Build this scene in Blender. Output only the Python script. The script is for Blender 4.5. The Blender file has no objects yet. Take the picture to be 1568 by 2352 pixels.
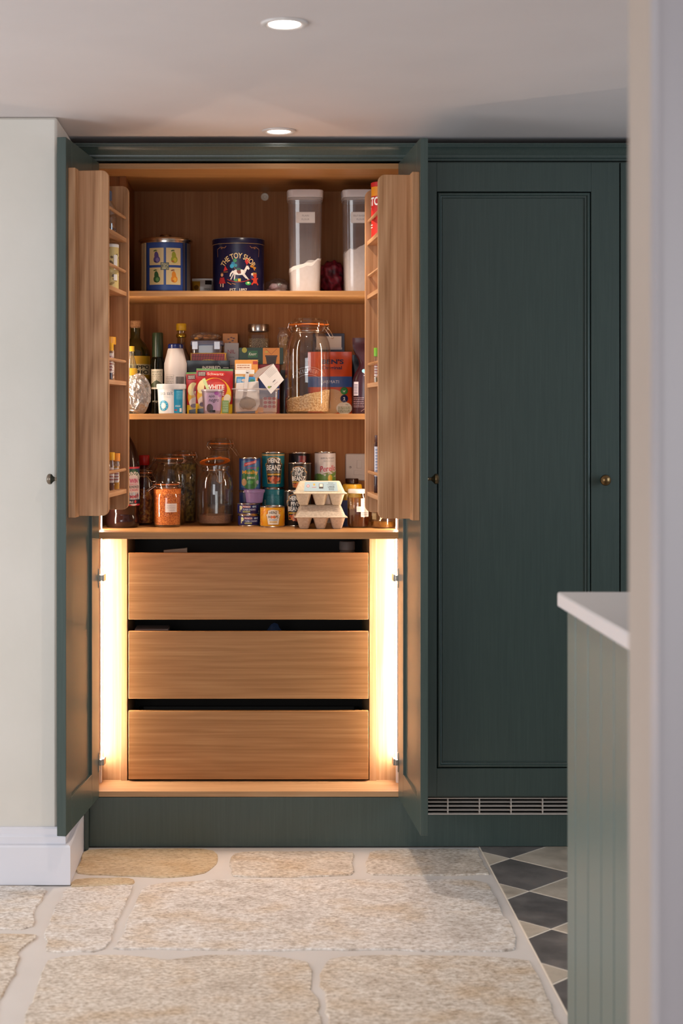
import bpy, bmesh, math, random
from math import sin, cos, pi, radians, sqrt
from mathutils import Vector, Matrix, noise
random.seed(7)
SC = bpy.context.scene
COL = SC.collection

# ------------------------------------------------------------------ camera, world, lights, exposure
F, D0, CX, HY, CZ = 3676.0, 5.0, 580.0, 956.0, 1.345     # focal length in pixels, distance, principal point, eye height
def X(px, d): return (px - CX) * d / F
def Z(py, d): return CZ - (py - HY) * d / F
cam_d = bpy.data.cameras.new('camera'); cam = bpy.data.objects.new('camera', cam_d); COL.objects.link(cam)
cam.location = (0, -D0, CZ); cam.rotation_euler = (pi/2, 0, 0)
cam_d.sensor_fit = 'VERTICAL'; cam_d.sensor_height = 36.0; cam_d.sensor_width = 24.0
cam_d.lens = 36.0 * F / 2352.0
cam_d.shift_x = (784 - CX) / 2352.0; cam_d.shift_y = (HY - 1176) / 2352.0
cam_d.dof.use_dof = True; cam_d.dof.focus_distance = 5.02; cam_d.dof.aperture_fstop = 3.4
cam_d.clip_start = 0.05
SC.camera = cam
SC.view_settings.view_transform = 'Standard'; SC.view_settings.look = 'None'
SC.view_settings.gamma = 1.0; SC.view_settings.use_curve_mapping = False
SC.view_settings.exposure = 0.0
W = bpy.data.worlds.new('world'); SC.world = W; W.use_nodes = True
W.node_tree.nodes['Background'].inputs[0].default_value = (0.80, 0.88, 1.0, 1)
W.node_tree.nodes['Background'].inputs[1].default_value = 0.42
def area(name, loc, target, sx, sy, power, col):
    l = bpy.data.lights.new(name, 'AREA'); l.shape = 'RECTANGLE'; l.size = sx; l.size_y = sy
    l.energy = power; l.color = col
    o = bpy.data.objects.new(name, l); COL.objects.link(o); o.location = loc
    o.rotation_euler = (Vector(target) - Vector(loc)).to_track_quat('-Z', 'Y').to_euler(); return o
area('window_light_left', (-2.5, -1.8, 1.15), (0.8, -1.8, 1.10), 1.4, 1.2, 40, (0.88, 0.94, 1.0))
area('window_light_right', (2.5, -1.3, 1.35), (0.8, -.25, 1.1), 1.0, 1.1, 20, (0.66, 0.83, 1.0))
area('window_light_rear', (-0.9, -6.6, 1.35), (-0.6, 0, 1.0), 1.8, 1.3, 53, (0.97, 0.98, 1.0))
LED_POWER = 130.0
SPOT_POWER = 37.0
WARM = (1.0, 0.62, 0.34)

# ------------------------------------------------------------------ helpers
def lin(c):
    if isinstance(c, str): c = tuple(int(c[i:i+2], 16) for i in (0, 2, 4))
    return tuple(((v/255)/12.92 if v/255 <= .04045 else ((v/255+.055)/1.055)**2.4) for v in c[:3])
MATS = {}
def new_mat(name):
    m = bpy.data.materials.new(name); m.use_nodes = True
    return m, m.node_tree.nodes, m.node_tree.links, m.node_tree.nodes['Principled BSDF']
def ink(c, rough=.45, metal=0.0, spec=.5):
    k = ('ink', c, rough, metal, spec)
    if k not in MATS:
        m, n, l, b = new_mat('paint_' + (c if isinstance(c, str) else '_'.join(map(str, c))))
        b.inputs['Base Color'].default_value = (*lin(c), 1); b.inputs['Roughness'].default_value = rough
        b.inputs['Metallic'].default_value = metal; b.inputs['Specular IOR Level'].default_value = spec
        MATS[k] = m
    return MATS[k]
def ramp(n, stops):
    r = n.new('ShaderNodeValToRGB'); e = r.color_ramp.elements
    while len(e) < len(stops): e.new(.5)
    for i, (p, c) in enumerate(stops):
        e[i].position = p; e[i].color = (*lin(c), 1)
    return r
def coords(n, l, scale, obj=True, rand=True):
    tc = n.new('ShaderNodeTexCoord'); mp = n.new('ShaderNodeMapping'); mp.inputs['Scale'].default_value = scale
    src = tc.outputs['Object']
    if rand:
        oi = n.new('ShaderNodeObjectInfo'); mu = n.new('ShaderNodeMath'); mu.operation = 'MULTIPLY'; mu.inputs[1].default_value = 7.3
        l.new(oi.outputs['Random'], mu.inputs[0])
        va = n.new('ShaderNodeVectorMath'); va.operation = 'ADD'
        l.new(src, va.inputs[0]); l.new(mu.outputs[0], va.inputs[1]); src = va.outputs[0]
    l.new(src, mp.inputs['Vector']); return mp.outputs[0]
def wood(axis, tone='oak', fig=1.0):
    k = ('wood', axis, tone)
    if k in MATS: return MATS[k]
    m, n, l, b = new_mat('oak_grain_' + axis.lower() + '_' + tone)
    i = 'XYZ'.index(axis)
    s1 = [100., 100., 100.]; s1[i] = 2.0
    s2 = [260., 260., 260.]; s2[i] = 7.
    s3 = [7., 7., 7.]; s3[i] = .9
    a = n.new('ShaderNodeTexNoise'); a.inputs['Detail'].default_value = 4; a.inputs['Scale'].default_value = 1; a.inputs['Distortion'].default_value = .5
    l.new(coords(n, l, s1), a.inputs['Vector'])
    f = n.new('ShaderNodeTexNoise'); f.inputs['Detail'].default_value = 3; f.inputs['Scale'].default_value = 1
    l.new(coords(n, l, s2), f.inputs['Vector'])
    g = n.new('ShaderNodeTexNoise'); g.inputs['Detail'].default_value = 1.5; g.inputs['Scale'].default_value = 1
    l.new(coords(n, l, s3), g.inputs['Vector'])
    # cathedral rings: sine of the large field
    mm = n.new('ShaderNodeMath'); mm.operation = 'MULTIPLY'; mm.inputs[1].default_value = 62.0; l.new(g.outputs['Fac'], mm.inputs[0])
    sn = n.new('ShaderNodeMath'); sn.operation = 'SINE'; l.new(mm.outputs[0], sn.inputs[0])
    s05 = n.new('ShaderNodeMath'); s05.operation = 'MULTIPLY'; s05.inputs[1].default_value = (.11 if tone == 'rack' else .035) * fig; l.new(sn.outputs[0], s05.inputs[0])
    mx = n.new('ShaderNodeMath'); mx.operation = 'ADD'; l.new(a.outputs['Fac'], mx.inputs[0]); l.new(s05.outputs[0], mx.inputs[1])
    ml = n.new('ShaderNodeMath'); ml.operation = 'MULTIPLY_ADD'; ml.inputs[1].default_value = .35; l.new(f.outputs['Fac'], ml.inputs[0]); l.new(mx.outputs[0], ml.inputs[2])
    tones = {'oak': [(.40, '9C6B3A'), (.62, 'AA7947'), (.78, 'B3824F'), (.98, 'C09260')],
             'pale': [(.40, 'A67C54'), (.62, 'B38A61'), (.78, 'BB936B'), (.98, 'C6A17C')],
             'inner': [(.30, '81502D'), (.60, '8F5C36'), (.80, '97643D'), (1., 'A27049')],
             'rack': [(.42, '9A6A42'), (.60, 'B08057'), (.76, 'BA8A62'), (.92, 'C6986E')]}[tone]
    r = ramp(n, tones); l.new(ml.outputs[0], r.inputs[0]); l.new(r.outputs[0], b.inputs['Base Color'])
    b.inputs['Roughness'].default_value = .6 if tone == 'inner' else .45; b.inputs['Specular IOR Level'].default_value = .15 if tone == 'inner' else .4
    bp = n.new('ShaderNodeBump'); bp.inputs['Strength'].default_value = .12; bp.inputs['Distance'].default_value = .0006
    l.new(f.outputs['Fac'], bp.inputs['Height']); l.new(bp.outputs[0], b.inputs['Normal'])
    MATS[k] = m; return m
def green_paint():
    k = 'green'
    if k in MATS: return MATS[k]
    m, n, l, b = new_mat('dark_green_satin_paint')
    f = n.new('ShaderNodeTexNoise'); f.inputs['Detail'].default_value = 5; f.inputs['Scale'].default_value = 1; f.inputs['Distortion'].default_value = .8
    l.new(coords(n, l, (160, 160, 5)), f.inputs['Vector'])
    r = ramp(n, [(.3, '3D4A46'), (.7, '44514C')]); l.new(f.outputs['Fac'], r.inputs[0]); l.new(r.outputs[0], b.inputs['Base Color'])
    b.inputs['Roughness'].default_value = .30; b.inputs['Specular IOR Level'].default_value = .5
    bp = n.new('ShaderNodeBump'); bp.inputs['Strength'].default_value = .13; bp.inputs['Distance'].default_value = .0008
    l.new(f.outputs['Fac'], bp.inputs['Height']); l.new(bp.outputs[0], b.inputs['Normal'])
    MATS[k] = m; return m
def plaster(name, c1, c2, bump=.15):
    if name in MATS: return MATS[name]
    m, n, l, b = new_mat(name)
    f = n.new('ShaderNodeTexNoise'); f.inputs['Detail'].default_value = 6; f.inputs['Scale'].default_value = 3
    l.new(coords(n, l, (1, 1, 1), rand=False), f.inputs['Vector'])
    r = ramp(n, [(.3, c1), (.7, c2)]); l.new(f.outputs['Fac'], r.inputs[0]); l.new(r.outputs[0], b.inputs['Base Color'])
    b.inputs['Roughness'].default_value = .85; b.inputs['Specular IOR Level'].default_value = .2
    g = n.new('ShaderNodeTexNoise'); g.inputs['Detail'].default_value = 3; g.inputs['Scale'].default_value = 14
    l.new(coords(n, l, (1, 1, 1), rand=False), g.inputs['Vector'])
    bp = n.new('ShaderNodeBump'); bp.inputs['Strength'].default_value = bump; bp.inputs['Distance'].default_value = .006
    l.new(g.outputs['Fac'], bp.inputs['Height']); l.new(bp.outputs[0], b.inputs['Normal'])
    MATS[name] = m; return m
def stone_mat(name, tones, warm=0.0):
    if name in MATS: return MATS[name]
    m, n, l, b = new_mat(name)
    v = coords(n, l, (1, 1.35, 1))
    a = n.new('ShaderNodeTexNoise'); a.inputs['Scale'].default_value = 78; a.inputs['Detail'].default_value = 6; a.inputs['Roughness'].default_value = .66; l.new(v, a.inputs['Vector'])
    c = n.new('ShaderNodeTexNoise'); c.inputs['Scale'].default_value = 7; c.inputs['Detail'].default_value = 4; l.new(v, c.inputs['Vector'])
    r = ramp(n, tones); l.new(a.outputs['Fac'], r.inputs[0])
    r2 = ramp(n, [(.3, 'F0E4D4'), (.5, 'FFFFFF'), (.72, 'E4E0DC')]); l.new(c.outputs['Fac'], r2.inputs[0])
    mx = n.new('ShaderNodeMix'); mx.data_type = 'RGBA'; mx.blend_type = 'MULTIPLY'; mx.inputs[0].default_value = 1
    l.new(r.outputs[0], mx.inputs[6]); l.new(r2.outputs[0], mx.inputs[7]); l.new(mx.outputs[2], b.inputs['Base Color'])
    b.inputs['Roughness'].default_value = .62
    bp = n.new('ShaderNodeBump'); bp.inputs['Strength'].default_value = .35; bp.inputs['Distance'].default_value = .003
    l.new(a.outputs['Fac'], bp.inputs['Height']); l.new(bp.outputs[0], b.inputs['Normal'])
    MATS[name] = m; return m
def speckle(name, stops, scale=300, rough=.8, bump=.3, dist=.002):
    if name in MATS: return MATS[name]
    m, n, l, b = new_mat(name)
    a = n.new('ShaderNodeTexNoise'); a.inputs['Scale'].default_value = scale; a.inputs['Detail'].default_value = 3; l.new(coords(n, l, (1, 1, 1)), a.inputs['Vector'])
    r = ramp(n, stops); l.new(a.outputs['Fac'], r.inputs[0]); l.new(r.outputs[0], b.inputs['Base Color']); b.inputs['Roughness'].default_value = rough
    bp = n.new('ShaderNodeBump'); bp.inputs['Strength'].default_value = bump; bp.inputs['Distance'].default_value = dist
    l.new(a.outputs['Fac'], bp.inputs['Height']); l.new(bp.outputs[0], b.inputs['Normal'])
    MATS[name] = m; return m
def thin_glass(name='clear_glass', tint='F4F4F2', rough=.03, refl=.10, haze=0.0, hazecol='D8D0CC', wrinkle=0):
    if name in MATS: return MATS[name]
    m = bpy.data.materials.new(name); m.use_nodes = True; n = m.node_tree.nodes; l = m.node_tree.links; n.clear()
    out = n.new('ShaderNodeOutputMaterial'); tr = n.new('ShaderNodeBsdfTransparent'); tr.inputs[0].default_value = (*lin(tint), 1)
    gl = n.new('ShaderNodeBsdfGlossy'); gl.inputs['Roughness'].default_value = rough; gl.inputs[0].default_value = (1, 1, 1, 1)
    lw = n.new('ShaderNodeLayerWeight'); lw.inputs[0].default_value = .35
    mr = n.new('ShaderNodeMapRange'); mr.inputs[3].default_value = refl*.5; mr.inputs[4].default_value = min(1, refl*5)
    l.new(lw.outputs['Facing'], mr.inputs[0])
    mx = n.new('ShaderNodeMixShader'); l.new(mr.outputs[0], mx.inputs[0]); l.new(tr.outputs[0], mx.inputs[1]); l.new(gl.outputs[0], mx.inputs[2])
    res = mx.outputs[0]
    if haze:
        df = n.new('ShaderNodeBsdfDiffuse'); df.inputs[0].default_value = (*lin(hazecol), 1)
        m2 = n.new('ShaderNodeMixShader'); m2.inputs[0].default_value = haze; l.new(res, m2.inputs[1]); l.new(df.outputs[0], m2.inputs[2]); res = m2.outputs[0]
    if wrinkle:
        nz = n.new('ShaderNodeTexNoise'); nz.inputs['Scale'].default_value = wrinkle; nz.inputs['Distortion'].default_value = 1.6; nz.inputs['Detail'].default_value = 3
        l.new(coords(n, l, (1, 1, 1)), nz.inputs['Vector'])
        bp = n.new('ShaderNodeBump'); bp.inputs['Strength'].default_value = 1; bp.inputs['Distance'].default_value = .012
        l.new(nz.outputs['Fac'], bp.inputs['Height']); l.new(bp.outputs[0], gl.inputs['Normal'])
    l.new(res, out.inputs[0]); MATS[name] = m; return m
def emit(name, col, s):
    m = bpy.data.materials.new(name); m.use_nodes = True; n = m.node_tree.nodes; l = m.node_tree.links; n.clear()
    o = n.new('ShaderNodeOutputMaterial'); e = n.new('ShaderNodeEmission'); e.inputs[0].default_value = (*col, 1); e.inputs[1].default_value = s
    l.new(e.outputs[0], o.inputs[0]); return m

class MB:
    """mesh builder: many boxes / lathes / tubes become ONE mesh"""
    def __init__(s): s.v = []; s.f = []; s.m = []; s.mats = []
    def mi(s, mat):
        if mat not in s.mats: s.mats.append(mat)
        return s.mats.index(mat)
    def add(s, vs, fs, mat):
        o = len(s.v); s.v += [tuple(v) for v in vs]; k = s.mi(mat)
        for f in fs: s.f.append([i + o for i in f]); s.m.append(k)
        return s
    def box(s, x0, x1, y0, y1, z0, z1, mat):
        x0, x1 = sorted((x0, x1)); y0, y1 = sorted((y0, y1)); z0, z1 = sorted((z0, z1))
        v = [(x, y, z) for z in (z0, z1) for y in (y0, y1) for x in (x0, x1)]
        return s.add(v, [(0, 2, 3, 1), (4, 5, 7, 6), (0, 1, 5, 4), (2, 6, 7, 3), (0, 4, 6, 2), (1, 3, 7, 5)], mat)
    def lathe(s, prof, mat, segs=40, c=(0, 0, 0), mats=None, sq=None):
        """prof: (r, z) list; r of 0 closes. sq: superellipse power for squarish bodies"""
        rings = []; vs = []; fs = []
        for r, z in prof:
            ring = []
            if r < 1e-6: ring = [len(vs)]; vs.append((c[0], c[1], c[2] + z))
            else:
                for i in range(segs):
                    a = 2*pi*i/segs; k = 1.0
                    if sq: k = (abs(cos(a))**sq + abs(sin(a))**sq)**(-1/sq)
                    ring.append(len(vs)); vs.append((c[0] + r*k*cos(a), c[1] + r*k*sin(a), c[2] + z))
            rings.append(ring)
        groups = {}
        for j in range(len(rings)-1):
            a, b = rings[j], rings[j+1]; mm = mats[j] if mats else mat
            L = groups.setdefault(id(mm), (mm, []))[1]
            if len(a) == 1 and len(b) == 1: continue
            for i in range(segs):
                i2 = (i+1) % segs
                if len(a) == 1: L.append((a[0], b[i2], b[i]))
                elif len(b) == 1: L.append((a[i], a[i2], b[0]))
                else: L.append((a[i], a[i2], b[i2], b[i]))
        o = len(s.v); s.v += vs
        for mm, L in groups.values():
            k = s.mi(mm)
            for f in L: s.f.append([i+o for i in f]); s.m.append(k)
        return s
    def tube(s, pts, r, mat, segs=8, closed=False):
        pts = [Vector(p) for p in pts]; n = len(pts); vs = []; fs = []
        up = Vector((0.13, 0.31, 0.94)).normalized()
        for i, p in enumerate(pts):
            a = pts[(i-1) % n] if (closed or i > 0) else p; b = pts[(i+1) % n] if (closed or i < n-1) else p
            t = (b - a).normalized(); u = t.cross(up)
            if u.length < 1e-4: u = t.cross(Vector((1, 0, 0)))
            u.normalize(); w = t.cross(u).normalized()
            for k in range(segs): vs.append(p + u*r*cos(2*pi*k/segs) + w*r*sin(2*pi*k/segs))
        m = n if closed else n-1
        for i in range(m):
            for k in range(segs):
                a = i*segs+k; b = i*segs+(k+1) % segs; c2 = ((i+1) % n)*segs+(k+1) % segs; d = ((i+1) % n)*segs+k
                fs.append((a, b, c2, d))
        if not closed: fs.append(tuple(range(segs))[::-1]); fs.append(tuple((n-1)*segs+k for k in range(segs)))
        return s.add(vs, fs, mat)
    def prism(s, pts, z0, z1, mat, plane='xy', inset=0.0):
        """extrude outline pts (2D) between z0 and z1; plane tells what 2D axes are"""
        def P(a, b, c):
            return {'xy': (a, b, c), 'xz': (a, c, b), 'yz': (c, a, b)}[plane]
        n = len(pts)
        cx = sum(p[0] for p in pts)/n; cy = sum(p[1] for p in pts)/n
        vs = [P(p[0], p[1], z0) for p in pts] + [P(p[0], p[1], z1 - inset) for p in pts]
        fs = [tuple(range(n))[::-1]] + [(i, (i+1) % n, n+(i+1) % n, n+i) for i in range(n)]
        if inset:
            q = []
            for p in pts:
                d = Vector((cx-p[0], cy-p[1])); k = inset*1.2/max(d.length, 1e-5); q.append((p[0]+d.x*k, p[1]+d.y*k))
            vs += [P(p[0], p[1], z1) for p in q]
            fs += [(n+i, n+(i+1) % n, 2*n+(i+1) % n, 2*n+i) for i in range(n)] + [tuple(range(2*n, 3*n))]
        else: fs.append(tuple(range(n, 2*n)))
        return s.add(vs, fs, mat)
    def xform(s, M, start=0):
        for i in range(start, len(s.v)): s.v[i] = tuple(M @ Vector(s.v[i]))
        return s
    def mesh(s, name, smooth=35, recalc=True):
        me = bpy.data.meshes.new(name); me.from_pydata(s.v, [], s.f)
        for m in s.mats: me.materials.append(m)
        me.polygons.foreach_set('material_index', s.m)
        if recalc:
            bm = bmesh.new(); bm.from_mesh(me); bmesh.ops.recalc_face_normals(bm, faces=bm.faces); bm.to_mesh(me); bm.free()
        me.polygons.foreach_set('use_smooth', [True]*len(me.polygons)); me.set_sharp_from_angle(angle=radians(smooth))
        me.update(); return me
def link(name, me, parent=None, loc=(0, 0, 0), bevel=0):
    o = bpy.data.objects.new(name, me); COL.objects.link(o); o.location = loc
    if parent: o.parent = parent
    if bevel:
        b = o.modifiers.new('bevel', 'BEVEL'); b.width = bevel; b.segments = 2; b.limit_method = 'ANGLE'; b.angle_limit = radians(40)
        b.harden_normals = False
    return o
def part(name, mb, parent, label=None, bevel=0, smooth=35, loc=(0, 0, 0), recalc=True):
    o = link(name, mb.mesh(name, smooth, recalc), parent, loc, bevel)
    if label: o['label'] = label
    return o
def thing(name, label, cat, loc=(0, 0, 0), rz=0, group=None):
    o = bpy.data.objects.new(name, None); COL.objects.link(o); o.location = loc; o.rotation_euler = (0, 0, rz); o.empty_display_size = .05
    o['label'] = label; o['category'] = cat
    if group: o['group'] = group
    return o
def struct(name, mb, bevel=0, smooth=35, label=None):
    o = part(name, mb, None, bevel=bevel, smooth=smooth); o['kind'] = 'structure'
    if label: o['label'] = label
    return o
def copy_thing(root, loc, label, rz=None, group=None):
    r = root.copy(); COL.objects.link(r); r.location = loc; r['label'] = label
    if rz is not None: r.rotation_euler = (0, 0, rz)
    for ch in root.children:
        c = ch.copy(); COL.objects.link(c); c.parent = r
        for g in ch.children:
            e = g.copy(); COL.objects.link(e); e.parent = c
    return r

# ------------------------------------------------------------------ flat print (labels) mapped on surfaces
TXT = {}
def text_geo(body, bold=0.0):
    k = (body, bold)
    if k in TXT: return TXT[k]
    c = bpy.data.curves.new('t', 'FONT'); c.body = body; c.size = 1.0; c.align_x = 'LEFT'; c.resolution_u = 3; c.offset = bold
    c.fill_mode = 'BOTH' if False else c.fill_mode
    o = bpy.data.objects.new('t', c); COL.objects.link(o)
    dg = bpy.context.evaluated_depsgraph_get(); dg.update()
    me = bpy.data.meshes.new_from_object(o.evaluated_get(dg))
    vs = [(v.co.x, v.co.y) for v in me.vertices]; fs = [tuple(p.vertices) for p in me.polygons]
    bpy.data.objects.remove(o); bpy.data.meshes.remove(me); bpy.data.curves.remove(c)
    x0 = min(v[0] for v in vs); x1 = max(v[0] for v in vs); y0 = min(v[1] for v in vs); y1 = max(v[1] for v in vs)
    vs = [((v[0]-x0)/(x1-x0) - .5, (v[1]-y0)/(y1-y0) - .5) for v in vs]
    TXT[k] = (vs, fs, (x1-x0)/(y1-y0)); return TXT[k]
class Print:
    """millimetre-free flat artwork: u to the right, v up, drawn in layers"""
    def __init__(s): s.it = []
    def poly(s, pts, c, layer=1): s.it.append((list(pts), [tuple(range(len(pts)))], c, layer)); return s
    def rect(s, u0, v0, u1, v1, c, layer=1): return s.poly([(u0, v0), (u1, v0), (u1, v1), (u0, v1)], c, layer)
    def disc(s, u, v, r, c, layer=1, rv=None, n=20, rot=0):
        rv = rv or r
        pts = []
        for i in range(n):
            a = 2*pi*i/n; p, q = r*cos(a), rv*sin(a); pts.append((u+p*cos(rot)-q*sin(rot), v+p*sin(rot)+q*cos(rot)))
        return s.poly(pts, c, layer)
    def line(s, u0, v0, u1, v1, w, c, layer=1):
        d = Vector((u1-u0, v1-v0)).normalized(); p = Vector((-d.y, d.x))*w/2
        return s.poly([(u0-p.x, v0-p.y), (u1-p.x, v1-p.y), (u1+p.x, v1+p.y), (u0+p.x, v0+p.y)], c, layer)
    def text(s, body, u, v, h, c, layer=2, w=None, bold=.01, arc=None, rot=0, shear=0):
        vs, fs, asp = text_geo(body, bold); w = w or h*asp; out = []
        for a, b in vs:
            p, q = a*w + shear*b*h, b*h
            if arc: p, q = (arc+q)*sin(p/arc), (arc+q)*cos(p/arc) - arc
            out.append((u + p*cos(rot) - q*sin(rot), v + p*sin(rot) + q*cos(rot)))
        s.it.append((out, fs, c, layer)); return s
    def smalltext(s, u0, v0, u1, v1, rows, c, layer=2, fill=.45):
        h = (v1-v0)/rows
        for i in range(rows):
            v = v1 - (i+.5)*h; u = u0
            while u < u1:
                w = min(random.uniform(.06, .22)*(u1-u0), u1-u)
                s.rect(u, v-h*fill/2, u+w, v+h*fill/2, c, layer); u += w + .03*(u1-u0)
        return s
    def build(s, name, parent, fn, step=None, vstep=None, label=None, eps=.00015, rough=.4, loc=(0, 0, 0)):
        mb = MB()
        for vs, fs, c, layer in s.it:
            if step or vstep:
                bm = bmesh.new(); bv = [bm.verts.new((a, b, 0)) for a, b in vs]
                for f in fs:
                    try: bm.faces.new([bv[i] for i in f])
                    except ValueError: pass
                for ax, st in ((0, step), (1, vstep)):
                    if not st: continue
                    lo = min(v[ax] for v in vs); hi = max(v[ax] for v in vs); k = math.floor(lo/st)+1
                    while k*st < hi:
                        co = [0, 0, 0]; no = [0, 0, 0]; co[ax] = k*st; no[ax] = 1
                        bmesh.ops.bisect_plane(bm, geom=list(bm.verts)+list(bm.edges)+list(bm.faces), plane_co=co, plane_no=no); k += 1
                bm.verts.index_update(); v2 = [(v.co.x, v.co.y) for v in bm.verts]; f2 = [tuple(v.index for v in f.verts) for f in bm.faces]; bm.free()
            else: v2, f2 = vs, fs
            mb.add([fn(a, b, layer*eps) for a, b in v2], f2, c if not isinstance(c, (str, tuple)) else ink(c, rough))
        return part(name, mb, parent, label, smooth=60, loc=loc, recalc=False)
def flat(y0=0.0): return lambda u, v, e: (u, y0 - e, v)
def cyl(R, yaw=0.0):
    return lambda u, v, e: ((R+e+.0002)*sin(u/R+yaw), -(R+e+.0002)*cos(u/R+yaw), v)
def cone(rf, yaw=0.0):                               # rf(v) radius
    return lambda u, v, e: ((rf(v)+e+.0002)*sin(u/rf(v)+yaw), -(rf(v)+e+.0002)*cos(u/rf(v)+yaw), v)

GLASS = thin_glass(); STEEL = ink('C9C2BA', .22, 1.0); WIRE = ink('D8CFC6', .2, 1.0)
GREEN = green_paint(); OAKX, OAKY, OAKZ = wood('X'), wood('Y'), wood('Z')
PAX, PAZ = wood('X', 'pale'), wood('Z', 'pale')
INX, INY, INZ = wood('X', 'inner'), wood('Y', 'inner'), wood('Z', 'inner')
RKX, RKZ = wood('X', 'rack'), wood('Z', 'rack')
WHITE = ink('E9E4DE', .5); PLW = ink('E4E0DC', .35)

# ================================================================== THE SETTING
CEIL = 2.21
CEILM = plaster('ceiling_plaster', 'D3C9C6', 'D8CECB', .05)
WALLM = plaster('cream_wall_plaster', 'D6D0C6', 'DCD6CD', .25)
struct('ceiling', MB().box(-2.6, 2.6, -6.7, .62, CEIL, CEIL+.1, CEILM))
w = MB(); w.box(-2.6, -.565, -.375, .62, 0, CEIL, WALLM); struct('wall_left', w, bevel=.008)
struct('wall_back', MB().box(-.565, 2.6, .62, .72, 0, CEIL, WALLM))
struct('wall_right', MB().box(2.6, 2.7, -6.7, .72, 0, CEIL, WALLM))
# doorway frame close to the camera at the right
TRIM = plaster('shaded_doorway_plaster', 'B7A699', 'BCAC9F', .03)  # same plaster as the walls, with weaker light put into a darker colour
xj = X(1441, 2.2)
w = MB(); w.box(xj, 1.9, -2.93, -2.80, 0, CEIL, TRIM); struct('wall_front', w, bevel=.006)
w = MB(); w.prism([(xj+.0, -2.965), (xj+.0, -2.925), (xj+.12, -2.925), (xj+.12, -2.985), (xj+.052, -2.985), (xj+.042, -2.975), (xj+.020, -2.972), (xj+.010, -2.965)], 0, CEIL, ink('ABA6AA', .4)); struct('trim_1', w, bevel=.002)

# skirting board on the left wall, mitred round its corner
SKIRT = ink('DEDCE2', .35)
prof = [(0, 0), (.034, 0), (.034, .108), (.031, .113), (.022, .116), (.022, .134), (.014, .140), (.014, .156), (.008, .160), (0, .160)]
def skirt():
    mb = MB(); path = [(-2.6, -.375, 0, -1), (-.565, -.375, 1, -1), (-.565, -.002, 1, 0)]
    vs = []
    for (x, y, nx, ny) in path:
        for (t, z) in prof: vs.append((x + nx*t*(1.24 if nx and x > -1 else 1), y + ny*t, z))
    n = len(prof); fs = []
    for i in range(2):
        for k in range(n): fs.append((i*n+k, i*n+(k+1) % n, (i+1)*n+(k+1) % n, (i+1)*n+k))
    fs += [tuple(range(n)), tuple(range(2*n, 3*n))]
    return mb.add(vs, fs, SKIRT)
struct('baseboard_left', skirt(), smooth=30)

# floor: mortar bed with separate flagstones and diagonal tiles
MORTAR = plaster('pale_mortar', 'CCC3BC', 'D7CEC7', .2)
XB = .708
floor = struct('floor', MB().box(-2.6, XB, -6.7, .62, -.06, -.004, MORTAR).box(XB, 2.6, -6.7, .62, -.06, -.0008, ink('E2D6C6', .8)))
st_a = stone_mat('pale_granite_flag', [(.28, '8C7C70'), (.42, 'C6BAAF'), (.54, 'DFD6CE'), (.70, 'F6F2EE')])
st_b = stone_mat('buff_granite_flag', [(.28, '877565'), (.42, 'C0B09F'), (.54, 'D9CCBE'), (.70, 'F0E8DE')])
st_w = stone_mat('ochre_sandstone_flag', [(.30, '937C60'), (.42, 'BEA685'), (.55, 'CFB998'), (.75, 'DDCBB0')])
def fl(px, py):
    d = CZ*F/(py-HY); return (X(px, d), d-D0)
def smooth_outline(pts, jit, seed):
    random.seed(seed); out = []; n = len(pts)
    for i in range(n):
        p0, p1, p2, p3 = [Vector(pts[(i+k-1) % n]) for k in range(4)]
        L = (p2-p1).length; m = max(2, int(L/.035))
        for k in range(m):
            t = k/m; q = .5*((2*p1)+(-p0+p2)*t+(2*p0-5*p1+4*p2-p3)*t*t+(-p0+3*p1-3*p2+p3)*t**3)
            if (p2-p1).length > .5: q = p1.lerp(p2, t)
            nz = noise.noise(Vector((q.x*14, q.y*14, seed)))*jit
            out.append((min(XB-.012, q.x+nz)+random.uniform(-1, 1)*jit*.25, q.y+nz*.8+random.uniform(-1, 1)*jit*.25))
    return out
stones = [
 (st_w, [(178,2004),(186,1975),(200,1952),(330,1949),(470,1950),(497,1960),(494,1982),(468,2004),(400,2013),(310,2011),(240,2008)]),
 (st_w, [(168,2034),(176,2019),(240,2016),(300,2016),(310,2024),(290,2031),(220,2033)]),
 (st_b, [(530,1968),(556,1957),(660,1955),(790,1956),(812,1964),(810,1990),(806,2008),(700,2012),(560,2012),(530,2004)]),
 (st_b, [(846,1964),(866,1953),(980,1950),(1104,1951),(1118,1975),(1134,2004),(1090,2008),(960,2010),(880,2008),(842,2002)]),
 (st_a, [(-120,2050),(0,2034),(100,2038),(98,2056),(82,2090),(74,2126),(20,2132),(-70,2133),(-140,2124)]),
 (st_a, [(146,2050),(168,2038),(250,2034),(304,2034),(300,2052),(272,2110),(238,2178),(180,2182),(110,2182),(106,2150),(128,2090)]),
 (st_a, [(346,2032),(420,2024),(560,2019),(780,2019),(960,2020),(1060,2019),(1118,2028),(1140,2055),(1160,2104),(1188,2150),(1176,2180),(1120,2184),(900,2180),(760,2179),(600,2182),(420,2178),(272,2178),(270,2166),(300,2096),(322,2046)]),
 (st_b, [(-190,2160),(-40,2147),(82,2146),(48,2178),(34,2235),(6,2285),(-60,2420),(-300,2420)]),
 (st_b, [(108,2206),(180,2194),(300,2194),(380,2204),(480,2193),(600,2193),(690,2204),(712,2218),(716,2260),(732,2310),(738,2440),(700,2470),(80,2470),(20,2440),(60,2330),(92,2250)]),
 (st_b, [(744,2212),(790,2196),(980,2194),(1180,2200),(1222,2222),(1256,2290),(1290,2370),(1316,2440),(1290,2470),(800,2470),(758,2450),(750,2310),(738,2250)]),
]
NM = 0
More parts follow.
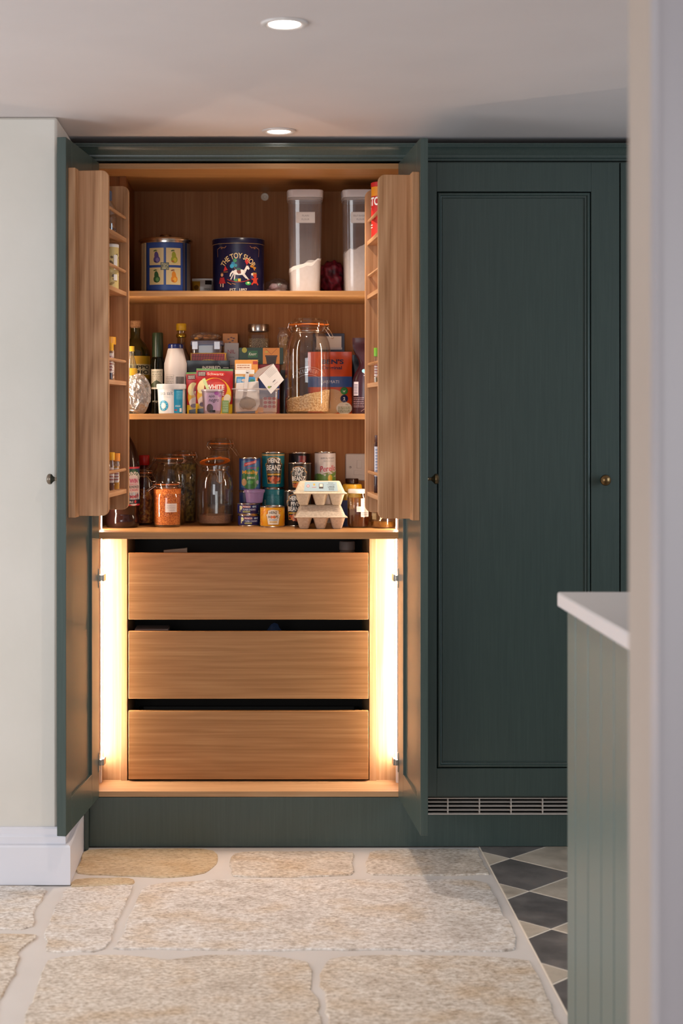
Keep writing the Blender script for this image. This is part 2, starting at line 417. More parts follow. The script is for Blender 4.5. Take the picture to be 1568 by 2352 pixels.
for i, (m, pp) in enumerate(stones):
    w = [fl(*p) for p in pp]
    o = part('stone', MB().prism(smooth_outline(w, .011, i+3), -.004, .0006, m, inset=.0028), floor)
# further flags towards the camera, below the frame, and at the left
random.seed(21); k = 40
for (y0, y1, xe) in ((-2.35, -1.80, .68), (-3.0, -2.38, .68), (-1.72, -1.24, -.90), (-1.20, -.84, -.93), (-.80, -.40, -.90)):
    x = -2.4
    while x < xe-.08:
        w2 = random.uniform(.5, .95); x1 = min(x+w2, xe)
        if x1 - x > .2:
            o = part('stone', MB().prism(smooth_outline([(x, y0), ((x+x1)/2, y0+.01), (x1-.04, y0), (x1-.04, (y0+y1)/2), (x1-.04, y1-.04), ((x+x1)/2, y1-.035), (x, y1-.04), (x, (y0+y1)/2)], .006, k), -.004, .0006, random.choice((st_a, st_b)), inset=.0028), floor); k += 1
        x = x1
# tiles
def clip(poly, ax, lim, keep_gt):
    out = []
    for i in range(len(poly)):
        a, b = poly[i], poly[(i+1) % len(poly)]; ia = (a[ax] > lim) == keep_gt; ib = (b[ax] > lim) == keep_gt
        if ia: out.append(a)
        if ia != ib:
            t = (lim-a[ax])/(b[ax]-a[ax]); out.append((a[0]+(b[0]-a[0])*t, a[1]+(b[1]-a[1])*t))
    return out
def tile_mat(name, stops, rough):
    m, n, l, b = new_mat(name)
    a = n.new('ShaderNodeTexNoise'); a.inputs['Scale'].default_value = 9; a.inputs['Detail'].default_value = 7; a.inputs['Roughness'].default_value = .6; l.new(coords(n, l, (1, 1, 1)), a.inputs['Vector'])
    r = ramp(n, stops); l.new(a.outputs['Fac'], r.inputs[0]); l.new(r.outputs[0], b.inputs['Base Color']); b.inputs['Roughness'].default_value = rough
    return m
t_dark = tile_mat('charcoal_tile', [(.3, '55504E'), (.5, '68625F'), (.62, '78716D'), (.8, '856E5E')], .38)
t_light = tile_mat('stone_grey_tile', [(.3, 'A39686'), (.5, 'BFB09E'), (.7, 'CEC1B0')], .42)
H = .1675; g = .0048
for i in range(-3, 9):
    for j in range(-26, 3):
        # dark tiles centred on x=.783+2H*i ; light ones offset by (H,H)
        for off, m in ((0, t_dark), (1, t_light)):
            cx = .7825 + 2*H*i + off*H; cy = -.300 + 2*H*j + off*H
            p = [(cx-H+g, cy), (cx, cy-H+g), (cx+H-g, cy), (cx, cy+H-g)]
            if cx + H < XB or cx - H > 1.9 or cy < -2.6: continue
            p = clip(clip(p, 0, XB+.002, True), 1, .06, False)
            if len(p) < 3: continue
            xs = [q[0] for q in p]; ys = [q[1] for q in p]
            if max(xs)-min(xs) < .02 or max(ys)-min(ys) < .02: continue
            part('tile', MB().prism(p, -.004, .0004, m, inset=.0008), floor)

# downlights in the ceiling
def downlight(x, y, label, glow, power, angle):
    t = thing('downlight', label, 'light', (x, y, CEIL-.0005), 0, None)
    mb = MB(); mb.lathe([(.052, .0), (.051, -.004), (.046, -.006), (.038, -.0045), (.033, .0)], ink('D9D2CE', .35), 48); part('bezel', mb, t)
    part('lamp_face', MB().lathe([(0, -.0035), (.0335, -.0035)], glow, 40), t, 'glowing white lamp face')
    l = bpy.data.lights.new('downlight_beam', 'SPOT'); l.energy = power; l.color = (1.0, .84, .69); l.spot_size = angle; l.spot_blend = .8; l.shadow_soft_size = .03
    o = bpy.data.objects.new('downlight_beam', l); COL.objects.link(o); o.parent = t; o.location = (0, 0, -.012)
GLOW = emit('lamp_glow', (1, .93, .85), 14)
downlight(X(640, 4.857), -.155, 'recessed ceiling downlight nearest the open larder', GLOW, SPOT_POWER, radians(120))
downlight(X(653, 3.52), -1.48, 'recessed ceiling downlight nearest the camera, top of the picture', GLOW, SPOT_POWER*.75, radians(120))

# ================================================================== LARDER CABINET
larder = thing('larder_cabinet', 'tall open double larder cabinet, green doors with oak lined shelves and drawers', 'cabinet', (0, 0, 0))
XL, XR = -.490, .4660; ZB, ZW, ZT = .1727, .983, 2.1175; YB = .503
part('side_panel', MB().box(XL-.018, XL, 0, YB+.02, .155, 2.135, OAKZ), larder, bevel=.0008)
part('side_panel', MB().box(XR, XR+.018, 0, YB+.02, .155, 2.135, OAKZ), larder, bevel=.0008)
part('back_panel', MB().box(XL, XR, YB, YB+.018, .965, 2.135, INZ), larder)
part('drawer_shade_panel', MB().box(XL, XR, YB-.006, YB+.012, .174, .9605, ink('231C17', .7)), larder)  # added sheet; its near-black colour stands for the shade behind the drawers
part('top_panel', MB().box(XL, XR, 0, YB, ZT, 2.135, OAKX), larder, bevel=.0008)
part('base_panel', MB().box(XL, XR, 0, YB, ZB-.017, ZB, PAX), larder, bevel=.0008)
part('shelf', MB().box(XL, XR, 0, YB, ZW-.0215, ZW, OAKX), larder, bevel=.0008)
xul, xur = -.4077, .418
part('shelf', MB().box(XL, XR, .15, YB, 1.335, 1.353, OAKX), larder, bevel=.0008)
part('shelf', MB().box(XL, XR, .15, YB, 1.7305, 1.7485, OAKX), larder, bevel=.0008)
for (a, b) in ((xul-.020, xul), (xur, xur+.020)):
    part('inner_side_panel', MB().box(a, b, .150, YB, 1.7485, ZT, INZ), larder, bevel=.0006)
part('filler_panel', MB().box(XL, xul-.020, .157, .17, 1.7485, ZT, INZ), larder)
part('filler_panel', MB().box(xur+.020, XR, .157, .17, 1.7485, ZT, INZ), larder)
xll, xlr = -.4035, .3755
for (a, b, c, d) in ((xll-.0195, xll, XL, xll-.0195), (xlr, xlr+.0225, XR, xlr+.0225)):
    part('inner_side_panel', MB().box(a, b, .148, YB, ZB, ZW-.0215, PAZ), larder, bevel=.0008)
    part('filler_panel', MB().box(c, d, .157, .172, ZB, ZW-.0215, PAZ), larder)
# LED strips in the corners
LEDM = emit('warm_led', (1.0, .83, .69), LED_POWER); LEDU = emit('warm_led_upper', (1.0, .82, .64), LED_POWER*.6)
ALU = ink('D8D2CA', .35, .6)
for s, x0 in ((1, XL), (-1, XR)):
    for zz0, zz1 in ((.2418, ZW-.0225), (ZW+.001, 1.70)):
        mb = MB(); mb.box(x0, x0+s*.005, .116, .134, zz0, zz1, ALU)
        a = [(x0+s*.0055, .118), (x0+s*.0075, .121), (x0+s*.0075, .129), (x0+s*.0055, .132)]
        mb.prism(a, zz0+.0005, zz1-.0005, LEDM if zz0 < .5 else LEDU)
        part('led_strip', mb, larder, 'glowing warm white light strip', recalc=False)
    part('strip_channel', MB().box(x0, x0+s*.007, .116, .134, ZB, .2415, ink('DAD4CE', .5)), larder)
# cable grommet on the back panel
gm = MB(); gm.lathe([(0, .0045), (.005, .0045), (.006, .002), (.0115, .003), (.0135, .0015), (.0135, 0)], ink('C9B9A6', .4), 28)
gm.xform(Matrix.Translation((X(608, 5.5), YB, Z(452, 5.5))) @ Matrix.Rotation(pi/2, 4, 'X')); part('cable_cap', gm, larder, 'small round pale plastic cap on the back panel')
# drawers
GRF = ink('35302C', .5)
for (y0, y1) in ((1270, 1423), (1450, 1605), (1633, 1790)):
    z1, z0 = Z(y0, 5.135), Z(y1, 5.135); a, b = X(295, 5.135), X(846, 5.135)
    dr = part('drawer', MB().box(a, b, .135, .153, z0, z1, OAKX), larder, bevel=.0012)
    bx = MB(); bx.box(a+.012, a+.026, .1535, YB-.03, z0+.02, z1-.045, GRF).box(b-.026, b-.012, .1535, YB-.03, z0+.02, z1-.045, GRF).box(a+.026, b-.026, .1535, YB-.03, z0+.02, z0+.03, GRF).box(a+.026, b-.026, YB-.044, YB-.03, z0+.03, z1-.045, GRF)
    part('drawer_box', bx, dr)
    for sx in (a+.004, b-.004): part('runner', MB().box(sx-.003, sx+.003, .156, .45, z0+.03, z0+.06, ink('77726C', .3, .9)), dr)

# doors with racks ---------------------------------------------------
def door(side, hinge, tip, L, zb, zt, th, rv, rzb, rzt, shelves, rails):
    s = 1 if side == 'left' else -1
    ang = math.atan2(tip[1]-hinge[1], tip[0]-hinge[0])
    def B(mb, u0, u1, v0, v1, z0, z1, m): return mb.box(u0, u1, s*v0, s*v1, z0, z1, m)
    fr = MB(); u0 = .003
    B(fr, u0, .110, -th, 0, zb, zt, GREEN); B(fr, L-.075, L, -th, 0, zb, zt, GREEN)
    B(fr, .110, L-.075, -th, 0, zb, zb+.095, GREEN); B(fr, .110, L-.075, -th, 0, zt-.095, zt, GREEN)
    dr = part('door', fr, larder, bevel=.0012); dr.location = (hinge[0], hinge[1], 0); dr.rotation_euler = (0, 0, ang)
    p = MB(); B(p, .108, L-.073, -th+.009, -.008, zb+.093, zt-.093, GREEN); part('door_panel', p, dr)
    mo = MB()      # moulding round the outside panel
    for (a, b, c, d) in ((.110, .122, zb+.095, zt-.095), (L-.087, L-.075, zb+.095, zt-.095), (.122, L-.087, zb+.095, zb+.107), (.122, L-.087, zt-.107, zt-.095)):
        B(mo, a, b, -th+.003, -th+.009, c, d, GREEN)
    part('moulding', mo, dr, bevel=.001)
    def board(ua, ub):
        pts = [(0, rzb), (rv-.02, rzb)] + [(rv-.02+.02*sin(t*pi/10), rzb+.02-.02*cos(t*pi/10)) for t in range(1, 6)]
        pts += [(rv-.02+.02*cos(t*pi/10), rzt-.02+.02*sin(t*pi/10)) for t in range(0, 6)] + [(0, rzt)]
        mb = MB(); mb.prism([(s*a, b) for a, b in pts], ua, ub, RKZ, plane='yz'); return mb
    part('rack_side', board(.3765, .3925), dr, bevel=.0012); part('rack_side', board(.0595, .0755), dr, bevel=.0012)
    bt = MB(); B(bt, .393, .443, 0, .0205, rzb-.002, rzt+.001, RKZ); part('batten', bt, dr, bevel=.001)
    bb = MB(); B(bb, .0755, .3765, .0005, .010, rzb+.01, rzt-.01, RKZ); part('rack_back', bb, dr)
    for z in shelves:
        sh = MB(); B(sh, .0755, .3765, .010, rv-.006, z-.013, z, RKX); part('rack_shelf', sh, dr, bevel=.0006)
    for z in rails:
        rl = MB(); rl.tube([(.0757, s*(rv-.012), z), (.3763, s*(rv-.012), z)], .005, RKX, 10); part('rack_rail', rl, dr)
    # hinges
    for z in (Z(1325, 5.03), Z(1745, 5.03), Z(700, 5.03)):
        h = MB(); B(h, .004, .012, .0005, .003, z-.030, z+.030, STEEL); B(h, .003, .014, .003, .010, z-.009, z+.009, STEEL)
        B(h, -.028, .006, .006, .016, z-.010, z+.010, STEEL); part('hinge', h, dr, 'steel concealed hinge', bevel=.0008)
    kn = MB(); kn.lathe([(0, .0), (.008, 0), (.0075, .004), (.0045, .008), (.0045, .014), (.009, .020), (.0145, .0245), (.0155, .029), (.0145, .033), (.010, .0365), (0, .0385)], ink('8A7E70' if side == 'left' else '6B5A41', .3, .9), 32)
    kn.xform(Matrix.Translation((L-.035, -s*th, 1.1655)) @ Matrix.Rotation(s*pi/2, 4, 'X'))
    part('knob', kn, dr, 'aged metal mushroom knob')
    def W2(u, v): return Vector((hinge[0], hinge[1], 0)) + Matrix.Rotation(ang, 3, 'Z') @ Vector((u, s*v, 0))
    return W2
hL = (-.479, -.001); tL = (-.528, -.467)
hR = (.4544, -.001); tR = (.4758, -.462)
LZ = [1.891, 1.726, 1.452, 1.122]; RZ = [1.882, 1.717, 1.4455, 1.113]
WL = door('left', hL, tL, .4696, .155, 2.136, .0262, .1065, 1.058, 2.052, LZ, [1.954, 1.789, 1.512, 1.181])
WR = door('right', hR, tR, .4615, .155, 2.134, .0215, .112, 1.050, 2.040, RZ, [1.944, 1.776, 1.504, 1.1735])

# ================================================================== GREEN JOINERY
def cornice():
    pr = [(y, 2.141+(z-2.141)*.79) for y, z in [(0, 2.141), (-.012, 2.141), (-.012, 2.149), (-.018, 2.152), (-.020, 2.158), (-.020, 2.163), (-.024, 2.167), (-.030, 2.178), (-.040, 2.186), (-.046, 2.190), (-.046, 2.1945), (-.050, 2.197), (-.050, 2.203), (0, 2.203)]]
    mb = MB(); n = len(pr); x0, x1 = -.563, 2.4
    return mb.add([(x0, y, z) for y, z in pr] + [(x1, y, z) for y, z in pr], [(i, (i+1) % n, n+(i+1) % n, n+i) for i in range(n)] + [tuple(range(n))[::-1], tuple(range(n, 2*n))], GREEN)
co = part('cornice', cornice(), None, smooth=25); co['label'] = 'dark green moulded cornice running along the top of the cabinets'; co['category'] = 'moulding'
fp = part('filler_strip', MB().box(-.522, -.5095, -.04, .1, .0, 2.139, GREEN), None, bevel=.001); fp['label'] = 'narrow green filler strip between white skirting and larder'; fp['category'] = 'panel'
pl = part('plinth', MB().prism([(-.5093, .0015), (2.4, .0015), (2.4, .1545), (X(1478, 5), .1545), (X(1478, 5), .100), (X(978, 5), .100), (X(978, 5), .1545), (-.5093, .1545)], -.001, .018, GREEN, plane='xz'), None, bevel=.0008)
pl['label'] = 'dark green plinth board along the foot of the cabinets'; pl['category'] = 'plinth'
# vent grille
vg = thing('vent_grille', 'silver slatted vent grille in the plinth under the green door', 'grille', (X(1230, 5), 0, .1))
gx0, gx1 = X(979, 5)-X(1230, 5), X(1477, 5)-X(1230, 5); ALG = ink('C9BEB4', .4, .1)
part('backing', MB().box(gx0, gx1, .030, .034, 0, .054, ink('15110F', .8)), vg)
part('frame', MB().box(gx0, gx1, -.004, .012, .0012, .0048, ALG).box(gx0, gx1, -.004, .012, .0505, .0535, ALG).box(gx0, gx0+.004, -.004, .012, .0048, .0505, ALG).box(gx1-.004, gx1, -.004, .012, .0048, .0505, ALG), vg)
for k in range(3): part('slat', MB().box(gx0+.004, gx1-.004, -.003, .012, .0138+.0125*k, .0166+.0125*k, ALG), vg)
for k in range(7):
    xx = X(1028+72.5*k, 5)-X(1230, 5)
    if gx0+.01 < xx < gx1-.01: part('divider', MB().box(xx-.0018, xx+.0018, -.0035, .0110, .0049, .0504, ALG), vg)
# tall closed cabinet
tall = thing('tall_cabinet', 'tall closed green cabinet with one framed panel door, right of the larder', 'cabinet', (0, 0, 0))
part('carcass', MB().box(.4845, 2.4, .0, .55, .155, 2.14, GREEN), tall)
dx0, dx1, dz0, dz1 = X(932, 4.978), X(1422, 4.978), Z(1829, 4.978), Z(373, 4.978)
px0, px1, pz0, pz1 = X(1003, 4.978), X(1357, 4.978), Z(1765, 4.978), Z(440, 4.978)
m = MB(); m.box(dx0, px0, -.022, -.0005, dz0, dz1, GREEN).box(px1, dx1, -.022, -.0005, dz0, dz1, GREEN).box(px0, px1, -.022, -.0005, dz0, pz0, GREEN).box(px0, px1, -.022, -.0005, pz1, dz1, GREEN)
td = part('door', m, tall, bevel=.001)
part('door_panel', MB().box(px0-.001, px1+.001, -.013, -.003, pz0-.001, pz1+.001, GREEN), td)
def ring_prof(mb, x0, x1, z0, z1, pr, mat):
    n = len(pr); vs = []
    for (cx, cz, sx, sz) in ((x0, z0, 1, 1), (x1, z0, -1, 1), (x1, z1, -1, -1), (x0, z1, 1, -1)):
        for (t, y) in pr: vs.append((cx+sx*t, y, cz+sz*t))
    fs = [(c*n+k, c*n+k+1, ((c+1) % 4)*n+k+1, ((c+1) % 4)*n+k) for c in range(4) for k in range(n-1)]
    return mb.add(vs, fs, mat)
part('moulding', ring_prof(MB(), px0, px1, pz0, pz1, [(0.0, -.013), (.0025, -.013), (.0025, -.019), (.006, -.022), (.0105, -.0215), (.013, -.017), (.0145, -.0155), (.0165, -.0155), (.0175, -.0175), (.019, -.0175), (.0205, -.0130)], GREEN), td, smooth=50, recalc=True)
kn = MB(); kn.lathe([(0, 0), (.010, 0), (.009, .003), (.0055, .007), (.0055, .015), (.010, .021), (.0160, .0255), (.0170, .0300), (.0155, .034), (.010, .0375), (0, .0395)], ink('7A6040', .28, 1.0), 36)
kn.xform(Matrix.Translation((X(1390, 4.95), -.022, Z(1103, 4.95))) @ Matrix.Rotation(pi/2, 4, 'X')); part('knob', kn, td, 'aged brass knob')
part('door', MB().box(X(1425, 4.978), 1.5, -.022, -.0005, dz0, dz1, GREEN), tall, bevel=.001)

# island / counter in the right foreground
isl = thing('kitchen_island', 'blurred pale green panelled island side under the white worktop', 'island', (.686, -1.51, 0))
part('carcass', MB().box(.012, .62, -1.27, -.002, 0, .928, ink('4A5B55', .4)), isl)
SAGE, _n, _l, _b = new_mat('sage_green_paint'); _b.inputs['Base Color'].default_value = (*lin('66746F'), 1); _b.inputs['Roughness'].default_value = .35
d_edges = [3.49, 3.403, 3.275, 3.152, 3.040, 2.925, 2.81, 2.69, 2.57, 2.45, 2.33, 2.21]
for a, b in zip(d_edges[:-1], d_edges[1:]):
    y1, y0 = a-3.49, b-3.49
    part('plank', MB().box(0, .0115, y0+.0025, y1-.0025 if a < 3.48 else y1, .0005, .928, SAGE), isl, bevel=.0022)
QZ = ink('E2DEDF', .25)
wt = part('worktop', MB().box(X(1280, 3.49), 1.4, -2.79, -1.505, .9290, .9615, QZ), None, bevel=.004)
wt['label'] = 'white stone worktop on the green island at the right edge'; wt['category'] = 'worktop'

#GOODS
# ================================================================== GOODS: builders
def loc_at(px, dc, zb): return (X(px, dc), dc - D0, zb)
def noisy_fill(mb, R, h, mat, tilt=0.0, amp=.002, segs=28, sq=None, r0=None, freq=60, seed=0, base=.004):
    """solid heap of dry goods inside a jar, uneven top"""
    r0 = r0 or R; vs = []; fs = []; rings = [1.0, .8, .6, .4, .2]
    def rr(i, r):
        a = 2*pi*i/segs; k = (abs(cos(a))**sq + abs(sin(a))**sq)**(-1/sq) if sq else 1
        return r*k*cos(a), r*k*sin(a)
    for i in range(segs): x, y = rr(i, r0); vs.append((x, y, base))
    for q in rings:
        for i in range(segs):
            x, y = rr(i, R*q); z = h + tilt*x/R + amp*noise.noise(Vector((x*freq, y*freq, seed))); vs.append((x, y, max(base+.002, z)))
    vs.append((0, 0, h)); n = segs
    for j in range(len(rings)):
        for i in range(n): fs.append((j*n+i, j*n+(i+1) % n, (j+1)*n+(i+1) % n, (j+1)*n+i))
    o = len(rings)*n; c = len(vs)-1
    for i in range(n): fs.append((o+i, o+(i+1) % n, c))
    fs.append(tuple(range(n))[::-1])
    return mb.add(vs, fs, mat)
def can(label, px, dc, zb, R, H, body, art=None, yaw=0.0, group=None, name='food_can', ribs=True):
    t = thing(name, label, 'can', loc_at(px, dc, zb), 0, group)
    mb = MB(); e = .0012
    part('rim', MB().lathe([(0, .0025), (R-.003, .0025), (R-.0025, 0), (R+.0003, .0006), (R+.0006, .0025), (R-e, .0045)], STEEL, 40), t)
    mb.lathe([(R-e, H-.0045), (R+.0006, H-.0025), (R+.0003, H-.0006), (R-.0025, H), (R-.003, H-.0035), (R*.8, H-.0035), (R*.78, H-.0028), (0, H-.0028)], STEEL, 40)
    part('rim', mb, t)
    part('body', MB().lathe([(R-e, .0045), (R-.0004, .006), (R-.0004, H-.006), (R-e, H-.0045)], ink(body, .32), 40), t)
    if art: art.build('printed_label', t, cyl(R-.0004, yaw), step=.003, rough=.32)
    return t
def wire_ring(mb, R, z, r=.0013, segs=32, c=(0, 0)): return mb.tube([(c[0]+R*cos(2*pi*i/segs), c[1]+R*sin(2*pi*i/segs), z) for i in range(segs)], r, WIRE, 6, True)
def kilner(label, px, dc, zb, R, H, fill=None, yaw=0.0, lid='shut', group=None, tag_art=None, tiltlid=0, clipopen=False):
    t = thing('clip_top_jar', label, 'jar', loc_at(px, dc, zb), 0, group)
    n = R*.74
    pr = [(0, .004), (R*.6, .003), (R*.86, 0), (R*.95, .006), (R, .018), (R, H*.62), (R*.985, H*.68), (R*.93, H*.75), (R*.84, H*.80), (n*1.02, H*.835), (n, H*.85), (n*1.06, H*.857), (n*1.06, H*.87), (n, H*.878), (n, H*.895), (n*1.1, H*.905), (n*1.1, H*.925), (n*.92, H*.928)]
    part('glass_body', MB().lathe(pr, GLASS, 44), t, smooth=50)
    Rl = Matrix.Rotation(yaw, 4, 'Z')
    lidb = MB(); lidb.lathe([(n*1.12, H*.937), (n*1.12, H*.955), (n*1.04, H*.968), (n*.82, H*.972), (n*.80, H*.995), (n*.74, H), (0, H*.996)], GLASS, 40)
    seal = MB(); si = n*(.78 if lid == 'open' else .90); seal.lathe([(si, H*.926), (n*1.13, H*.926), (n*1.15, H*.931), (n*1.13, H*.937), (si, H*.937)], ink('E2741C', .5), 40)
    seal.box(n*1.10, n*1.36, -.006, .006, H*.928, H*.935, ink('E2741C', .5)); seal.xform(Rl)
    w = MB(); wire_ring(w, n*1.03, H*.864)
    k = n*1.1
    if not clipopen:
        w.tube([(k, -.012, H*.864), (k+.010, -.013, H*.90), (k+.003, -.012, H*.975), (k+.003, .012, H*.975), (k+.010, .013, H*.90), (k, .012, H*.864)], .0012, WIRE, 6)
        w.tube([(k+.004, -.014, H*.90), (k+.016, -.013, H*.86), (k+.030, -.010, H*.79), (k+.032, .0, H*.78), (k+.030, .010, H*.79), (k+.016, .013, H*.86), (k+.004, .014, H*.90)], .0012, WIRE, 6)
    else:
        w.tube([(k, -.012, H*.864), (k+.006, -.014, H*.83), (k+.010, -.010, H*.76), (k+.009, -.012, H*.70), (k+.012, 0, H*.66), (k+.009, .012, H*.70), (k+.010, .010, H*.76), (k+.006, .014, H*.83), (k, .012, H*.864)], .0012, WIRE, 6)
    w.tube([(-k, -.010, H*.864), (-k-.009, -.010, H*.90), (-k-.006, -.010, H*.955), (-k+.004, 0, H*.972), (-k-.006, .010, H*.955), (-k-.009, .010, H*.90), (-k, .010, H*.864)], .0012, WIRE, 6)
    w.xform(Rl)
    if lid == 'open':
        piv = Vector((-k*cos(yaw), -k*sin(yaw), H*.90)); ax = Vector((-sin(yaw), cos(yaw), 0))
        M = Matrix.Translation(piv) @ Matrix.Rotation(-tiltlid, 4, ax) @ Matrix.Translation(-piv)
        lidb.xform(M); seal.xform(M)
    part('lid', lidb, t, smooth=50); part('rubber_seal', seal, t, 'orange rubber seal'); part('wire_clip', w, t)
    if fill:
        mat, lev, tilt, amp = fill
        f = MB(); noisy_fill(f, R*.955, lev, mat, tilt, amp, r0=R*.88, base=.008); part('contents', f, t, smooth=20)
    if tag_art: tag_art.build('paper_label', t, cyl(R+.0006), step=.003)
    return t
def lathed(name, label, cat, px, dc, zb, prof, mat, parts=(), art=None, artfn=None, segs=36, sq=None, group=None, body='body', step=.003):
    t = thing(name, label, cat, loc_at(px, dc, zb), 0, group)
    part(body, MB().lathe(prof, mat, segs, sq=sq), t, smooth=42)
    for pn, pp, pm in parts: part(pn, MB().lathe(pp, pm, segs, sq=sq if pn in ('lid', 'contents') else None), t, smooth=42)
    if art: art.build('printed_label', t, artfn, step=step)
    return t
def carton(label, px0, px1, top, dc, dep, zb, col, art=None, rz=0, name='carton', cat='box', group=None, H=None, sidecol=None):
    w = (px1-px0)*(dc-dep/2)/F; xc = X((px0+px1)/2, dc-dep/2); H = H or Z(top, dc-dep/2)-zb
    t = thing(name, label, cat, (xc, dc-D0, zb), rz, group)
    part('body', MB().box(-w/2, w/2, -dep/2, dep/2, 0, H, ink(col, .45)), t, bevel=.0008)
    fl_ = MB(); fl_.box(-w/2+.001, w/2-.001, -dep/2+.002, dep/2-.002, H, H+.0006, ink(sidecol or col, .45)); part('flap', fl_, t)
    if art: art(w, H).build('printed_front', t, flat(-dep/2-.0001))
    return t
def pouch(label, px0, px1, top, dc, thick, zb, col, art=None, rz=0, name='food_pouch', cat='pouch', group=None, taper=0.0, rough=.3, seal=None, seed=1, tilt=0.0, pinch=0.0):
    w = (px1-px0)*dc/F; xc = X((px0+px1)/2, dc); H = Z(top, dc)-zb
    t = thing(name, label, cat, (xc, dc-D0, zb), rz, group)
    if tilt: t.rotation_euler = (0, tilt, rz)
    def T(u, v):
        a = max(0., 1-(2*u/w)**2); q = v/H
        pv = (.80+.2*min(1, q/.2)) if q < .55 else max(0., 1-((q-.55)/.37)**1.4) if q < .92 else 0
        return .0006 + thick/2*(a**.55)*pv + .0012*noise.noise(Vector((u*38, v*38, seed)))*min(1, 4*a)
    def W(v):
        return 1 - taper*max(0, (v/H-.35)/.65) - pinch*math.exp(-((v/H-.66)/.13)**2)
    mb = MB(); nu, nv = 18, 24; vs = []
    for sgn in (-1, 1):
        for j in range(nv+1):
            for i in range(nu+1):
                u = -w/2+w*i/nu; v = H*j/nv; vs.append((u*W(v), sgn*T(u, v), v))
    fs = []; o = (nu+1)*(nv+1)
    for s in (0, 1):
        for j in range(nv):
            for i in range(nu):
                a = s*o+j*(nu+1)+i; fs.append((a, a+1, a+nu+2, a+nu+1))
    for j in range(nv):
        for i in (0, nu): a = j*(nu+1)+i; fs.append((a, a+nu+1, a+nu+1+o, a+o))
    for i in range(nu):
        for j in (0, nv): a = j*(nu+1)+i; fs.append((a, a+1, a+1+o, a+o))
    mb.add(vs, fs, ink(col, rough)); part('packet', mb, t, smooth=60)
    if seal:
        q = Print(); q.rect(-w/2, H*.93, w/2, H, seal, 1); q.build('top_seal', t, lambda u, v, e: (u*W(v), -T(u, v)-.0008-e, v), step=w/10, vstep=H/12)
    if art: art(w, H).build('printed_front', t, lambda u, v, e: (u*W(v), -T(u, v)-.0008-e, v), step=w/18, vstep=H/24, rough=rough)
    return t
def blob(mb, w, d, h, mat, amp, freq, seed, sub=4, ridged=True, z0=0.0, cx=0, cy=0):
    bm = bmesh.new(); bmesh.ops.create_icosphere(bm, subdivisions=sub, radius=1)
    vs = []
    for v in bm.verts:
        p = v.co.copy(); n = noise.noise(p*freq+Vector((seed, 0, 0)))
        if ridged: n = 1-2*abs(n)-.4
        n += .5*noise.noise(p*freq*2.1+Vector((0, seed, 0))); q = p*(1+amp*n)
        vs.append((cx+q.x*w/2, cy+q.y*d/2, z0+max(.0, q.z*h/2+h/2)))
    fs = [tuple(v.index for v in f.verts) for f in bm.faces]; bm.free()
    return mb.add(vs, fs, mat)

# ------------------------------------------------------------------ TOP SHELF
Z1 = 1.7485
# pear canister
t = thing('biscuit_tin', 'blue and cream round tin with four pears and steel lid', 'tin', loc_at(380.5, 5.29, Z1)); R = .0815; H = .168
part('body', MB().lathe([(0, .002), (R-.002, .0), (R, .002), (R, H)], ink('1B2C52', .3), 48).lathe([(R+.0003, .0), (R+.0015, .001), (R+.0015, .004), (R+.0003, .005)], STEEL, 48), t)
part('lid', MB().lathe([(R+.001, H-.004), (R+.0015, H+.001), (R+.007, H+.002), (R+.008, H+.006), (R+.006, H+.011), (R-.004, H+.014), (0, H+.016)], STEEL, 48), t, 'brushed steel lid')
part('knob', MB().lathe([(.006, H+.015), (.006, H+.020), (.018, H+.021), (.020, H+.024), (.017, H+.028), (0, H+.029)], STEEL, 32), t)
p = Print(); hw = .064; CR = 'D9C79B'
p.rect(-.118, .004, -.085, H-.002, CR, 1).rect(.085, .004, .118, H-.002, '5A5350', 1).rect(-.082, .004, -.070, H-.002, CR, 1).rect(.066, .004, .074, H-.002, '4A4550', 1)
p.rect(-hw-.003, .006, hw, H-.003, '24407E', 1).rect(-hw, .010, hw-.003, H-.007, '2B4C92', 2)
for (cu, cv, c1, c2, c3) in ((-.029, .117, '5A4A86', '8A78A8', '3E3560'), (.029, .117, '9AA32B', 'C7BC3C', 'B06A2A'), (-.029, .053, '2C5A34', '6C9A5A', '1E4428'), (.029, .053, 'E08A22', 'F0B040', 'C26A1C')):
    p.rect(cu-.025, cv-.028, cu+.025, cv+.028, 'DCC894', 3).disc(cu+.002, cv-.010, .0115, c1, 4).disc(cu+.001, cv+.002, .0075, c1, 4, rv=.014, rot=.12).disc(cu+.004, cv-.011, .006, c2, 5, rv=.007).disc(cu-.003, cv-.016, .005, c3, 5, rv=.003)
    p.line(cu, cv+.014, cu+.003, cv+.021, .001, '5A4428', 4).disc(cu-.004, cv+.019, .006, '4C6A30' if c1 != 'E08A22' else '8A4A22', 5, rv=.0022, rot=.25)
p.rect(-.014, .073, .013, .097, '1E3A44', 4).rect(-.012, .075, .011, .095, 'B9B68C', 5)
random.seed(4)
for i in range(9):
    for j in range(8):
        if random.random() < .5: p.rect(-.011+i*.0024, .076+j*.0023, -.009+i*.0024, .078+j*.0023, '2A3B38', 6)
p.rect(-hw, H-.0045, hw, H-.0035, 'B8A070', 3)
p.build('printed_label', t, cyl(R, .02), step=.004)
